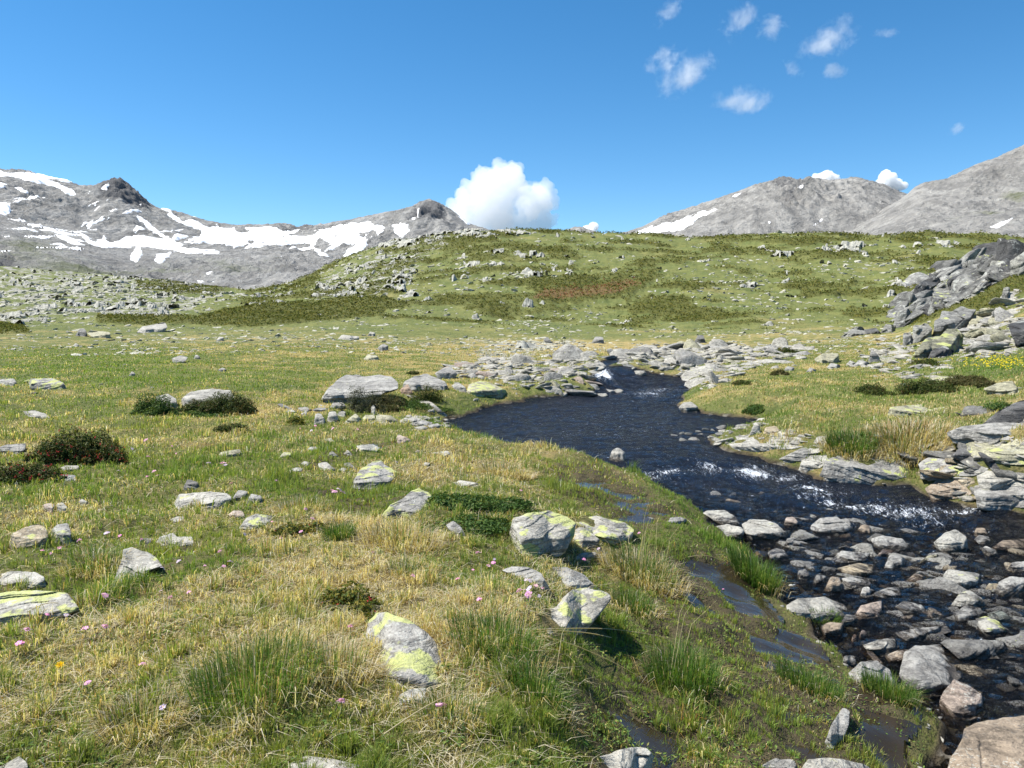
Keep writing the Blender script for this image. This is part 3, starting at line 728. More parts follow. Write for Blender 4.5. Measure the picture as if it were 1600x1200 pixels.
SNOW_C = [([(985, 369), (1008, 358), (1030, 351), (1060, 346), (1095, 331), (1132, 321), (1115, 331), (1085, 347), (1068, 360), (1040, 362), (1010, 366)], .1), ([(1133, 311), (1157, 302), (1150, 307)], .5), ([(1200, 347), (1220, 338), (1215, 349), (1203, 352)], .1), ([(1203, 368), (1220, 357), (1226, 359), (1215, 370)], .1),
          ([(1230, 368), (1256, 353), (1240, 367), (1232, 371)], .1), ([(1245, 372), (1268, 352), (1297, 334), (1280, 349), (1258, 366)], .2), ([(1226, 349), (1240, 345), (1230, 352)], -.1), ([(1246, 294), (1256, 290), (1252, 294)], .1), ([(985, 371), (1040, 362), (1000, 368)], .1)]
ampC = lambda px, row, Y: 1.0 * sstep(600, 1000, Y) * (1 - .5 * sstep(1300, 1470, Y))
mountain('mountain', 'broad grey scree mountain with thin snow streaks above the hill crest', colsC if False else [colC(p, r) for p, r in RIDGE_C], YsC, -.08, .68, .0016, YgC, MAT['mountw'], ampC, cragC, greenC, SNOW_C, 'thin snow streaks down the broad scree mountain', 2)

RIDGE_R = [(1280, 390), (1340, 350), (1380, 322), (1405, 306), (1420, 292), (1434, 284), (1450, 282), (1470, 278), (1490, 269), (1510, 258), (1530, 250), (1545, 245), (1570, 233), (1585, 225), (1600, 221), (1640, 208), (1700, 190), (1800, 165), (2000, 140), (2400, 120)]
def colR(px, r):
    return (px, [410, max(392, 0), r + .62 * (395 - r), r + .28 * (395 - r), r, r + 15, r + 70])
YsR = [400, 520, 680, 820, 950, 1050, 1300]
YgR = np.concatenate([np.linspace(400, 520, 20), np.linspace(523, 965, 200), np.linspace(975, 1300, 10)])
cragR = lambda px, row: blobs(px, row, [(1540, 270, 50, 14, .45), (1590, 240, 30, 14, .5), (1450, 286, 20, 5, .5), (1560, 300, 40, 20, .3)])
greenR = lambda px, row: blobs(px, row, [(1540, 330, 60, 9, .5), (1590, 300, 40, 9, .5), (1490, 345, 40, 8, .4), (1400, 360, 60, 10, .25), (1590, 345, 30, 15, .3)])
SNOW_R = [([(1545, 358), (1560, 349), (1587, 337), (1580, 345), (1560, 355)], .1)]
ampR = lambda px, row, Y: .7 * sstep(480, 650, Y) * (1 - .5 * sstep(820, 940, Y))
mountain('mountain', 'steep grey scree mountain slope rising to the right edge', [colR(p, r) for p, r in RIDGE_R], YsR, .36, 1.2, .0016, YgR, MAT['mountw'], ampR, cragR, greenR, SNOW_R, 'short slanting snow patch on the steep right hand scree slope', 3)

# ------------------------------------------------------------------ sky, sun
SUN_AZ, SUN_EL = R(-84), R(58)
w = bpy.data.worlds.new('World'); scene.world = w; w.use_nodes = True
nt = w.node_tree; nt.nodes.clear()
sky = nt.nodes.new('ShaderNodeTexSky'); sky.sky_type = 'NISHITA'; sky.sun_disc = False
sky.sun_elevation = SUN_EL; sky.sun_rotation = SUN_AZ % (2 * math.pi); sky.altitude = 2500; sky.air_density = 1.0; sky.dust_density = .15; sky.ozone_density = 1.4
hs = nt.nodes.new('ShaderNodeHueSaturation'); hs.inputs['Saturation'].default_value = 1.32; hs.inputs['Hue'].default_value = .494
bg = nt.nodes.new('ShaderNodeBackground'); bg.inputs['Strength'].default_value = .078
wo = nt.nodes.new('ShaderNodeOutputWorld')
nt.links.new(sky.outputs[0], hs.inputs['Color']); nt.links.new(hs.outputs[0], bg.inputs['Color']); nt.links.new(bg.outputs[0], wo.inputs['Surface'])
sl = bpy.data.lights.new('sun', 'SUN'); sl.energy = 4.2; sl.angle = R(.53); sl.color = (1, .955, .88)
so = bpy.data.objects.new('sun', sl); col.objects.link(so)
sd_ = Vector((math.sin(SUN_AZ) * math.cos(SUN_EL), math.cos(SUN_AZ) * math.cos(SUN_EL), math.sin(SUN_EL)))
so.rotation_euler = sd_.to_track_quat('Z', 'Y').to_euler()
so.location = (0, 0, 60)

cam = bpy.data.cameras.new('camera'); co_ = bpy.data.objects.new('camera', cam); col.objects.link(co_)
co_.location = EYE; co_.rotation_euler = (math.pi / 2 - PITCH, 0, 0)
cam.sensor_fit = 'HORIZONTAL'; cam.sensor_width = 36; cam.lens = FPX / 1600 * 36; cam.clip_start = .05; cam.clip_end = 40000
scene.camera = co_
vs = scene.view_settings; vs.view_transform = 'Standard'; vs.look = 'None'; vs.exposure = 1.22; vs.gamma = 1.0
cy = scene.cycles
cy.max_bounces = 28; cy.diffuse_bounces = 3; cy.glossy_bounces = 3; cy.transmission_bounces = 4; cy.transparent_max_bounces = 10; cy.volume_bounces = 28
cy.sample_clamp_indirect = 6; cy.use_denoising = True; cy.denoiser = 'OPENIMAGEDENOISE'; cy.denoising_prefilter = 'ACCURATE'
cy.caustics_reflective = False; cy.caustics_refractive = False

# ------------------------------------------------------------------ rocks
# each traced rock: (noun, landmark short name or None, label or None, outline px, front-face share, lichen, tint, material)
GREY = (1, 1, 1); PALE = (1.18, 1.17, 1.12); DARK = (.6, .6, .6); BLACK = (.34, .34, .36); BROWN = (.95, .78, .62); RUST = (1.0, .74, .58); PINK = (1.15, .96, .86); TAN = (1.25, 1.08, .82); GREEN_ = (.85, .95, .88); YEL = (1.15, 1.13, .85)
TONE = {GREY: 'grey', PALE: 'pale grey', DARK: 'dark grey', BLACK: 'blackish', BROWN: 'brown', RUST: 'rusty red', PINK: 'pinkish', TAN: 'tan', GREEN_: 'greenish grey', YEL: 'yellowish grey'}
ROCKS = []     # records: dict(o, px, row, w, noun, tone, lich, short, zone)
FOOT = []      # ground footprints (hull polygon, bbox) for keeping grass off

def hull2(p):
    p = p[np.lexsort((p[:, 1], p[:, 0]))]
    def half(q):
        out = []
        for v in q:
            while len(out) > 1 and (out[-1][0] - out[-2][0]) * (v[1] - out[-2][1]) - (out[-1][1] - out[-2][1]) * (v[0] - out[-2][0]) <= 0: out.pop()
            out.append(v)
        return out
    a = half(list(p)); b = half(list(p[::-1]))
    return np.array(a[:-1] + b[:-1])

def smax(a, b, k):
    h = np.clip(.5 + .5 * (a - b) / k, 0, 1)
    return b + (a - b) * h + k * h * (1 - h)

def traced_rock(name, poly, k, seed, lift=0.0, strata=1):
    """a boulder or slab with the traced outline, built as a faceted solid standing on the ground where its foot is seen"""
    rg = np.random.default_rng(seed)
    P = np.array(poly, float); area = .5 * np.sum(P[:, 0] * np.roll(P[:, 1], -1) - np.roll(P[:, 0], -1) * P[:, 1])
    if area < 0: P = P[::-1]
    x0, x1 = P[:, 0].min(), P[:, 0].max(); r0, r1 = P[:, 1].min(), P[:, 1].max(); w, h = x1 - x0, r1 - r0
    cx = P[:, 0].mean()
    G = hit(float(np.clip(cx, -150, 1750)), r1 - .06 * h)
    dist = float(np.linalg.norm(G - EYE)); mpp = dist / FPX; wm = w * mpp
    low = (P[:, 1] - r0) / h
    P[:, 1] += np.where(low > .6, .22 * h + 3, 0)
    n = int(np.clip(w * 1.3, 30, 150)); nr = int(np.clip(w * .5, 10, 46))
    seg = np.linalg.norm(np.roll(P, -1, 0) - P, axis=1); cum = np.concatenate([[0], np.cumsum(seg)])
    s = np.linspace(0, cum[-1], n, endpoint=False)
    i = np.clip(np.searchsorted(cum, s, 'right') - 1, 0, len(P) - 1); f = ((s - cum[i]) / seg[i])[:, None]
    O = P[i] * (1 - f) + np.roll(P, -1, 0)[i] * f
    O = (np.roll(O, 1, 0) + 4 * O + np.roll(O, -1, 0)) / 6
    c = np.array([(O[:, 0].min() + O[:, 0].max()) / 2 * .5 + O[:, 0].mean() * .5, O[:, 1].mean()])
    th = np.arctan2(O[:, 1] - c[1], O[:, 0] - c[0])
    jit = 1 + .035 * noise2(th * 2.2 + seed, np.full(n, seed * 1.7), 7) + .02 * noise2(th * 6 + seed, np.full(n, seed * .7), 8)
    O = c + (O - c) * jit[:, None]
    rho = np.sin(np.linspace(0, 1, nr + 1)[1:] * math.pi / 2) ** .9
    U = c[None, None] + (O - c)[None] * rho[:, None, None]
    U = np.concatenate([np.broadcast_to(c, (1, n, 2)), U], 0); rho = np.concatenate([[0], rho])
    D = ray(U[..., 0], U[..., 1]); D = D / np.linalg.norm(D, axis=-1, keepdims=True)
    # the foot of the rock follows the traced lower edge over the ground
    Q = np.array(poly, float); qe = np.concatenate([Q + (np.roll(Q, -1, 0) - Q) * f_ for f_ in np.linspace(0, 1, 24, endpoint=False)])
    xb = np.linspace(x0, x1, 40); rl = np.array([qe[np.abs(qe[:, 0] - x_) < w / 34, 1].max() if (np.abs(qe[:, 0] - x_) < w / 34).any() else r1 for x_ in xb])
    for _ in range(3): rl = np.convolve(np.pad(rl, 2, mode='edge'), np.ones(5) / 5, 'valid')
    gc_, gr_ = np.meshgrid(np.linspace(x0, x1, 6), np.linspace(r0, r1, 6))
    gd_ = np.linalg.norm(hits(np.clip(gc_.ravel(), -150, 1750), gr_.ravel()) - EYE, axis=1).reshape(6, 6)
    gd_ = np.minimum(gd_, dist + 3 * wm)
    def ground_at(px_, row_):
        a_ = np.clip((px_ - x0) / w * 5, 0, 4.999); b_ = np.clip((row_ - r0) / h * 5, 0, 4.999); ia = a_.astype(int); ib = b_.astype(int); fa = a_ - ia; fb = b_ - ib
        return (gd_[ib, ia] * (1 - fa) + gd_[ib, ia + 1] * fa) * (1 - fb) + (gd_[ib + 1, ia] * (1 - fa) + gd_[ib + 1, ia + 1] * fa) * fb
    off = np.clip(.5 * (ground_at(xb, rl - .04 * h) - dist), -.1 * wm, wm * max(.06, .6 - .75 * k))
    foot = np.interp(U[..., 0], xb, off)
    yaw = rg.uniform(-.35, .35)
    nf = np.array([math.sin(yaw), -math.cos(yaw), rg.uniform(.18, .5)])
    fl = np.array([0, 0, 1.]) + np.array([rg.uniform(-.16, .16), rg.uniform(-.32, -.08), 0])
    def plane(nv, p0):
        den = (D * nv).sum(-1); num = ((p0 - EYE) * nv).sum()
        return np.where(den < -.02, num / np.minimum(den, -.02), 1e-3)
    ds = plane(nf, G)
    k = k * .75; rk = r1 - k * h
    dk = ray(cx, rk); tk = ((G - EYE) * nf).sum() / (dk * nf).sum(); pk = EYE + dk * tk
    kk = .025 * wm
    ds = smax(ds, np.minimum(plane(fl, pk), dist + 1.5 * wm), kk)
    for sgn, xe in ((-1, x0 + rg.uniform(.08, .25) * w), (1, x1 - rg.uniform(.08, .25) * w)):
        ns = np.array([sgn * 1.0, -rg.uniform(.5, 1.0), rg.uniform(.1, .5)])
        de = ray(xe, (r0 + r1) / 2 + rg.uniform(-.1, .2) * h); te = ((G - EYE) * nf).sum() / (de * nf).sum()
        p0 = EYE + de * te
        ds = smax(ds, np.minimum(plane(ns, p0), dist + 1.2 * wm), kk)
    ds = np.minimum(ds, dist + 1.3 * wm)
    ds = ds + foot
    q = np.sqrt(np.clip(1 - rho ** 2, 0, 1))[:, None]
    size = min(wm, 2.2 * h * mpp)
    ds = ds - .10 * size * q
    Pw = EYE + D * ds[..., None]
    nz = .06 * fbm3(Pw / size * 2.6, 4, seed) + .02 * fbm3(Pw / size * 10, 3, seed + 5)
    bed = np.array([rg.uniform(-.35, .35), rg.uniform(-.3, .3), 1.0]) if strata < 2 else np.array([-.62, -.15, .78])
    sv = (Pw @ bed) / (h * mpp) * (rg.uniform(4, 7) if strata < 2 else 6) + .8 * fbm3(Pw / size * 1.8, 2, seed + 9)
    saw = sv - np.floor(sv); lay = fbm3(np.stack([np.floor(sv) * 3.7, 0 * sv, 0 * sv], -1), 1, seed + 4)
    nz = nz + (.045 if strata < 2 else .09) * (lay * .8 + .35 * saw) + .022 * np.where(saw < .12, 1, 0) * sstep(.0, .35, noise3(Pw / size * 3, seed + 6))
    ds = ds + nz * size
    over = ground_at(U[..., 0], U[..., 1]) - .035 * h * mpp * (1 + 2 * q) + .012 * size * fbm3(Pw / size * 5, 3, seed + 11)
    ds = np.where(U[..., 1] < np.interp(U[..., 0], xb, rl), np.minimum(ds, over), ds)
    F = EYE + D * ds[..., None]
    B = EYE + D * (ds + (.05 + .75 * q) * wm * .8)[..., None]
    B[..., 2] -= .12 * h * mpp * q
    verts = np.concatenate([F[0, :1], F[1:].reshape(-1, 3), B[1:-1].reshape(-1, 3), B[0, :1]])
    m = len(rho) - 1
    idF = lambda a, j: 1 + (a - 1) * n + j % n
    offB = 1 + m * n
    idB = lambda a, j: (offB + (a - 1) * n + j % n) if a < m else idF(m, j)
    J = np.arange(n); quads = []; tris = []
    tris.append(np.stack([np.zeros(n, int), idF(1, J), idF(1, J + 1)], -1))
    for a in range(1, m): quads.append(np.stack([idF(a, J), idF(a + 1, J), idF(a + 1, J + 1), idF(a, J + 1)], -1))
    for a in range(1, m): quads.append(np.stack([idB(a, J), idB(a, J + 1), idB(a + 1, J + 1), idB(a + 1, J)], -1))
    last = len(verts) - 1
    tris.append(np.stack([np.full(n, last), idB(1, J + 1), idB(1, J)], -1))
    verts[:, 2] += lift - (.03 * h * mpp if dist < 18 and lift == 0 and G[1] < 17 else 0)
    return G, verts, [np.concatenate(quads), np.concatenate(tris)], dist

def add_traced(spec, seed):
    noun, short, label, poly, k, lich, tint, mat = spec
    G, V, F, dist = traced_rock(noun, poly, k, seed, strata=2 if noun == 'outcrop_block' else 1)
    loc = np.array([V[:, 0].mean(), V[:, 1].mean(), 0.0]); loc[2] = float(Surf(loc[:1], loc[1:2])[0]) if mat != 'wet' else float(level(np.array([G[0]]), np.array([G[1]]))[0])
    me = mesh_np(noun, V - loc, F, True)
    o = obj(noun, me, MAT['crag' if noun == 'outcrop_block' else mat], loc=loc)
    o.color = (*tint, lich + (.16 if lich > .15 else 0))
    P = np.array(poly, float)
    ROCKS.append(dict(o=o, px=P[:, 0].mean(), row=P[:, 1].mean(), w=np.ptp(P[:, 0]), noun=noun, tone=TONE[tint], lich=lich, short=short, label=label, mat=mat, d=dist))
    gz = Surf(V[:, 0], V[:, 1], True)
    up = V[V[:, 2] > gz + .02]
    if len(up) > 5: FOOT.append(hull2(up[:, :2]))
    return o

T = []
def t(noun, short, label, poly, k=.6, lich=.0, tint=GREY, mat='rock'): T.append((noun, short, label, poly, k, lich, tint, mat))
# ---- left meadow
t('boulder', 'the dark-hollowed boulder', 'low grey boulder with lichen crown and dark hollow front, left meadow edge', [(36,595),(47,591),(82,590),(99,597),(107,604),(106,610),(57,607)], .75, .45, GREY)
t('boulder', None, None, [(-8,592),(22,591),(31,600),(20,603),(-8,602)], .7, .1, GREY)
t('rock_slab', None, None, [(34,643),(52,640),(72,646),(85,654),(60,653),(38,649)], .5, 0, PALE)
t('boulder', None, None, [(-14,702),(10,694),(40,692),(39,702),(15,708),(-12,712)], .5, .1, GREY)
t('rock_slab', None, None, [(92,731),(103,727),(123,727),(122,735),(97,737)], .5, 0, PALE)
t('rock_slab', None, None, [(85,747),(98,741),(118,742),(120,749),(102,753),(86,752)], .5, 0, GREY)
t('boulder', 'the smooth white boulder', 'smooth whitish boulder half hidden behind a dark round shrub', [(279,637),(284,622),(297,611),(330,606),(360,609),(368,622),(345,634),(300,642)], .7, .05, PALE)
t('boulder', None, 'pale cracked boulder behind the smaller round shrub', [(243,618),(262,614),(275,622),(279,634),(268,641),(248,640)], .7, .1, PALE)
t('rock_slab', None, None, [(337,710),(345,706),(375,701),(376,709),(360,714)], .4, .1, YEL)
t('stone', 'the grey pyramid stone', 'small dark grey pyramid-shaped stone behind the broad flat slab', [(283,760),(293,748),(308,752),(316,760),(308,765),(285,765)], .8, 0, DARK)
t('rock_slab', 'the broad flat slab', 'broad flat-topped pale slab set level in the left meadow', [(266,788),(280,771),(330,767),(355,770),(362,778),(352,790),(320,797),(290,792)], .5, .22, PALE)
t('stone', None, None, [(357,779),(372,765),(387,767),(382,777),(365,783)], .7, .0, GREY)
t('stone', None, None, [(383,782),(392,771),(408,774),(413,784),(395,787)], .7, .05, GREY)
t('stone', None, None, [(65,795),(68,787),(80,785),(86,790),(84,800),(70,800)], .7, 0, PINK)
t('stone', None, None, [(86,798),(88,787),(98,784),(105,792),(104,801),(92,802)], .7, 0, PALE)
t('stone', None, None, [(122,784),(128,779),(138,784),(136,790),(126,790)], .7, 0, PALE)
t('boulder', 'the square buff boulder', 'square-cut buff boulder in the grass beside a smaller upright stone', [(14,846),(18,832),(45,820),(62,817),(70,822),(75,835),(73,847),(50,854),(28,860),(17,855)], .62, .12, TAN)
t('stone', None, 'upright grey block with faint lichen leaning beside the square buff boulder', [(79,827),(90,818),(106,816),(111,830),(113,846),(100,853),(82,847)], .7, .2, GREY)
t('rock_slab', 'the puddle slab', 'whitish rough slab lying at the far edge of the small puddle', [(236,848),(250,838),(270,832),(277,838),(300,838),(306,848),(280,853),(240,852)], .5, .1, PALE)
t('stone', None, None, [(214,846),(225,840),(238,841),(232,850),(218,851)], .6, 0, DARK)
t('rock_slab', 'the crooked grey slab', 'crooked elongated grey slab stepping down beside the small puddle', [(160,919),(163,908),(175,895),(185,885),(191,870),(192,856),(207,854),(230,860),(245,871),(255,882),(232,890),(215,895),(200,907),(185,919)], .35, .18, PALE)
t('rock_slab', None, 'low rounded grey slab just behind the big lichen slab at the left edge', [(-10,898),(20,891),(55,893),(70,900),(74,915),(55,920),(30,919),(10,914),(-10,912)], .5, .05, PALE)
t('rock_slab', 'the left lichen slab', 'big flat slab with bright yellow lichen along its front, left edge', [(-60,950),(-20,928),(20,921),(60,920),(105,924),(117,936),(126,951),(105,958),(60,968),(10,976),(-50,985)], .5, .48, PALE)
t('rock_slab', None, None, [(368,823),(385,808),(400,802),(430,805),(422,816),(395,827)], .4, .2, PALE)
t('stone', None, None, [(355,804),(365,797),(380,798),(384,806),(365,810)], .5, 0, PINK)
t('stone', None, None, [(265,812),(275,807),(288,806),(286,813),(270,816)], .4, .05, PALE)
t('rock_slab', None, 'pale slab cut off by the bottom edge among straw grass', [(440,1220),(452,1192),(480,1180),(520,1184),(565,1195),(620,1206),(640,1225)], .35, .1, PALE)
t('stone', None, 'small smooth stone in the bottom left corner', [(-15,1205),(18,1186),(30,1180),(42,1190),(48,1210),(10,1222)], .6, .1, PALE)
# ---- middle left, boulders by the pool
t('boulder', 'the long humped boulder', 'long humped grey boulder with shrubs growing against its front, left of the pool', [(495,628),(496,620),(510,609),(527,591),(540,585),(560,584),(570,587),(595,583),(612,587),(620,595),(622,606),(600,612),(575,617),(550,627),(530,632),(512,636),(497,637)], .55, .08, GREY)
t('boulder', 'the second grey boulder', 'rounded grey boulder right of the long humped boulder', [(626,608),(632,595),(650,586),(667,583),(695,595),(706,606),(687,609),(660,607),(650,614),(635,612)], .6, .08, GREY)
t('stone', None, 'reddish brown block wedged below the rounded grey boulder', [(625,608),(637,599),(648,612),(640,618),(629,617)], .8, 0, RUST)
t('rock_slab', None, 'narrow white plank of rock sloping through grass toward the pool', [(634,616),(650,618),(675,628),(703,642),(695,643),(670,634),(647,626)], .4, 0, PALE)
t('stone', None, None, [(705,602),(715,596),(727,604),(733,613),(722,613)], .7, .05, PALE)
t('boulder', 'the undercut boulder', 'yellow-green topped boulder with a dark undercut front at the pool inlet', [(727,611),(732,600),(750,594),(767,597),(790,609),(795,619),(775,620),(750,618)], .55, .5, YEL)
t('boulder', None, None, [(680,583),(692,575),(705,573),(715,585),(702,593),(685,589)], .7, .05, GREY)
for p, kk, tn, li in [([(490,657),(493,646),(501,645),(508,655),(509,663),(493,664)], .9, PALE, .05), ([(509,655),(514,643),(524,642),(529,652),(526,659),(512,660)], .9, PALE, .1), ([(527,646),(534,640),(540,643),(539,650),(529,651)], .8, PALE, 0),
                      ([(530,661),(545,653),(556,645),(565,655),(562,662)], .8, YEL, .12), ([(565,655),(570,648),(585,648),(588,657),(570,660)], .7, YEL, .3), ([(583,657),(590,647),(612,649),(632,659),(620,662),(595,661)], .6, YEL, .1), ([(591,654),(599,650),(607,655),(604,660),(593,660)], .8, BROWN, 0),
                      ([(433,631),(440,630),(465,637),(466,641),(450,639)], .6, DARK, 0), ([(465,637),(478,635),(488,640),(480,644),(467,643)], .6, PALE, 0), ([(487,640),(500,636),(515,638),(508,643),(492,643)], .6, GREY, 0),
                      ([(512,637),(520,629),(535,628),(541,634),(530,639),(516,640)], .8, PALE, 0), ([(553,640),(562,633),(573,629),(575,638),(565,642)], .7, PALE, .05), ([(580,635),(584,632),(587,638),(585,649),(581,647)], .9, PALE, 0),
                      ([(628,657),(645,651),(658,654),(650,660),(634,661)], .6, PALE, 0), ([(640,662),(660,656),(676,660),(668,665),(648,666)], .6, GREY, 0), ([(666,640),(678,639),(680,644),(668,644)], .6, PALE, 0), ([(646,668),(660,665),(672,668),(662,672)], .6, PALE, 0), ([(668,664),(684,661),(690,666),(676,670)], .6, GREY, 0),
                      ([(445,643),(455,639),(464,644),(456,648)], .7, PALE, 0), ([(470,646),(478,642),(482,648),(474,650)], .7, PALE, 0)]:
    t('stone', None, None, p, kk, li, tn)
t('stone', 'the pinkish stone', 'pinkish angular stone alone on the meadow by the pool shore', [(619,683),(622,678),(640,685),(647,691),(630,692),(620,690)], .7, 0, PINK)
for p, kk, tn, li in [([(557,696),(580,693),(594,699),(585,704),(563,707)], .4, PALE, .0), ([(509,710),(518,703),(532,710),(528,714),(512,714)], .6, PALE, 0), ([(533,708),(543,702),(553,708),(545,711)], .7, PALE, .2), ([(432,714),(443,706),(455,707),(452,713),(438,716)], .6, YEL, .35),
                      ([(472,704),(485,698),(498,698),(488,705)], .5, GREY, 0), ([(506,686),(517,684),(528,690),(520,692)], .5, PALE, 0), ([(464,725),(475,720),(486,723),(480,727)], .5, PALE, 0), ([(450,735),(462,730),(474,731),(468,737),(454,739)], .5, PALE, 0),
                      ([(497,723),(510,721),(530,732),(520,736),(500,733)], .4, PALE, .15), ([(537,723),(546,722),(563,731),(555,735),(540,730)], .7, DARK, 0), ([(528,733),(536,730),(546,733),(540,738),(530,738)], .6, GREY, .1), ([(655,727),(664,722),(672,723),(666,729)], .6, PALE, 0),
                      ([(668,707),(700,704),(706,710),(700,716),(690,710)], .5, PALE, .1), ([(694,720),(709,716),(724,718),(712,722)], .5, PALE, 0), ([(642,707),(652,702),(662,706),(652,709)], .5, PINK, 0), ([(704,753),(720,750),(750,755),(751,761),(720,759)], .4, .0 and PALE or PALE, .1)]:
    t('stone', None, None, p, kk, li, tn)
t('rock_slab', 'the ridged lichen slab', 'ridged grey slab streaked with yellow lichen, tilted up in the middle meadow', [(534,761),(545,748),(562,733),(583,719),(597,717),(601,725),(612,730),(625,739),(600,752),(588,762),(572,764),(550,762)], .35, .5, GREY)
t('boulder', 'the split lichen rock', 'split wedge of grey rock dotted with lichen in front of the green juniper', [(589,801),(592,795),(610,787),(630,777),(643,765),(655,761),(668,767),(682,779),(675,789),(650,799),(625,804),(605,811),(592,808)], .4, .42, GREY)
t('stone', None, 'dark wet rock peeping out between juniper branches', [(697,820),(708,812),(720,822),(732,836),(715,838)], .6, 0, GREY)
t('stone', None, None, [(757,803),(762,797),(769,799),(767,804)], .7, .2, PALE)
# ---- foreground centre
t('boulder', 'the big lichen boulder', 'big pale boulder with an undercut foot and yellow lichen patches, centre foreground', [(795,838),(796,822),(801,807),(825,799),(855,796),(880,802),(899,815),(897,830),(885,841),(865,853),(845,868),(820,867),(807,858),(796,847)], .55, .5, PALE)
t('rock_slab', 'the leaning lichen slab', 'wide slab bright with yellow lichen leaning right of the big pale boulder', [(900,816),(912,807),(932,805),(975,815),(992,826),(980,838),(952,848),(940,841),(915,826)], .35, .42, PALE)
t('stone', None, 'broken triangular piece below the lichen slab beside the big boulder', [(893,843),(900,824),(910,822),(938,842),(925,851),(910,856)], .5, .28, PALE)
t('rock_slab', 'the flat grey slab', 'flat smooth grey slab behind pink flowers, front left of the big boulder', [(784,890),(800,884),(825,885),(845,894),(859,907),(860,918),(840,916),(812,904)], .35, .12, GREY)
t('rock_slab', None, 'long dark-speckled slab running diagonally behind the round-stained lichen rock', [(843,888),(862,884),(885,885),(912,896),(937,909),(952,921),(925,923),(890,920),(865,908)], .35, .02, GREY)
t('boulder', 'the round-stained lichen rock', 'grey rock with a round stain and yellow lichen right end, centre foreground', [(838,961),(850,952),(870,946),(880,930),(895,919),(917,916),(950,925),(956,933),(945,948),(932,963),(900,983),(880,995),(855,988),(842,974)], .35, .40, PALE)
t('boulder', 'the lichen-covered foreground rock', 'tall domed rock thickly covered with bright yellow lichen beside straw tussock', [(570,990),(574,968),(588,955),(605,954),(640,966),(662,979),(680,1000),(695,1026),(698,1040),(676,1053),(667,1074),(635,1076),(610,1066),(600,1042),(590,1008)], .22, .56, GREY)
t('stone', None, 'grey broken foot below the lichen-covered foreground rock', [(622,1086),(640,1076),(667,1073),(662,1092),(640,1108),(622,1110)], .6, .12, PALE)
t('stone', None, None, [(1040,815),(1048,808),(1065,807),(1074,813),(1060,818)], .5, .0, GREY)
t('stone', None, None, [(1000,812),(1010,808),(1022,809),(1020,814)], .5, 0, GREY)
t('stone', None, None, [(893,871),(905,864),(930,862),(935,867),(915,874)], .4, 0, GREY)
# ---- pool edge
t('boulder', 'the pool-lip stone', 'whitish pointed stone standing at the outlet lip of the pool', [(950,713),(956,703),(965,698),(977,706),(979,716),(965,722)], .8, 0, PALE, 'wet')
t('boulder', None, 'smooth grey boulder on the right shore of the pool', [(1060,636),(1068,628),(1080,627),(1091,635),(1091,644),(1070,645)], .7, 0, PALE, 'wet')
# ---- right shore slabs
t('stone', None, 'pale pointed stone standing upright on the stony right shore', [(1168,677),(1180,658),(1187,664),(1191,679)], .9, .05, PALE)
t('stone', None, None, [(1190,678),(1196,667),(1212,665),(1220,674),(1212,680)], .7, 0, TAN)
t('rock_slab', 'the smooth shore slab', 'long smooth grey slab sloping into the water from the right bank', [(1118,692),(1150,680),(1200,677),(1245,681),(1262,692),(1240,702),(1180,701),(1140,698)], .3, 0, PALE)
t('rock_slab', None, 'dark layered slab below the smooth shore slab', [(1213,707),(1260,695),(1284,689),(1302,680),(1300,690),(1276,704),(1240,716),(1215,714)], .4, 0, GREY)
t('stone', None, None, [(1268,690),(1278,680),(1292,681),(1294,690),(1280,694)], .6, 0, PALE)
t('stone', 'the round bank stone', 'round grey stone poking from straw grass on the right bank', [(1362,690),(1366,677),(1374,674),(1380,684),(1378,693)], .9, 0, GREY)
t('stone', None, None, [(1396,697),(1400,688),(1407,690),(1408,698)], .9, 0, PALE)
t('stone', None, None, [(1433,702),(1437,692),(1450,692),(1454,702),(1442,706)], .8, 0, GREY)
t('rock_slab', None, 'small pale block at the left end of the massive bank slab', [(1247,727),(1255,712),(1292,709),(1296,718),(1280,732),(1250,734)], .5, 0, PALE, 'wet')
t('rock_slab', 'the massive bank slab', 'massive layered grey slab along the right bank with a yellow lichen spot', [(1277,738),(1290,718),(1310,710),(1400,713),(1417,724),(1421,743),(1400,748),(1340,750),(1295,747)], .62, .25, GREY)
t('rock_slab', 'the mossy flat slab', 'flat greenish slab lying in straw grass of the right meadow', [(1386,644),(1390,635),(1440,631),(1476,634),(1471,643),(1432,649),(1390,650)], .5, .32, YEL)
t('boulder', None, 'big smooth tilted boulder right of the dark shrubs, right edge', [(1536,607),(1560,597),(1582,594),(1600,611),(1592,618),(1552,612)], .5, .1, YEL)
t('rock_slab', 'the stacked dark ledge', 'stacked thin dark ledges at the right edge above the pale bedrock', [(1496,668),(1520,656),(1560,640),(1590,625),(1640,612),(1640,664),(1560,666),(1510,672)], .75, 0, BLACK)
t('rock_slab', None, 'grey bedrock slab under the stacked dark ledges', [(1478,675),(1500,665),(1560,659),(1640,660),(1640,684),(1540,688),(1490,682)], .6, .05, GREY)
t('rock_slab', 'the pale lichen bedrock', 'broad pale bedrock slab with scattered yellow lichen at the right edge', [(1496,690),(1515,681),(1560,680),(1650,688),(1650,722),(1580,726),(1540,712),(1510,706)], .4, .32, YEL)
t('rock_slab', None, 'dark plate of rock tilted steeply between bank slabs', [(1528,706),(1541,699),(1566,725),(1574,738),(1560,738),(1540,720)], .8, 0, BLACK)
t('rock_slab', None, 'slab with a lichen top and dark undercut behind the brown boulder', [(1433,724),(1450,714),(1500,714),(1522,722),(1547,731),(1520,744),(1470,741),(1440,738)], .45, .3, GREY)
t('rock_slab', None, 'dark jagged rock above the undercut lichen slab', [(1486,712),(1500,698),(1510,697),(1530,711),(1541,724),(1512,718)], .8, 0, BLACK)
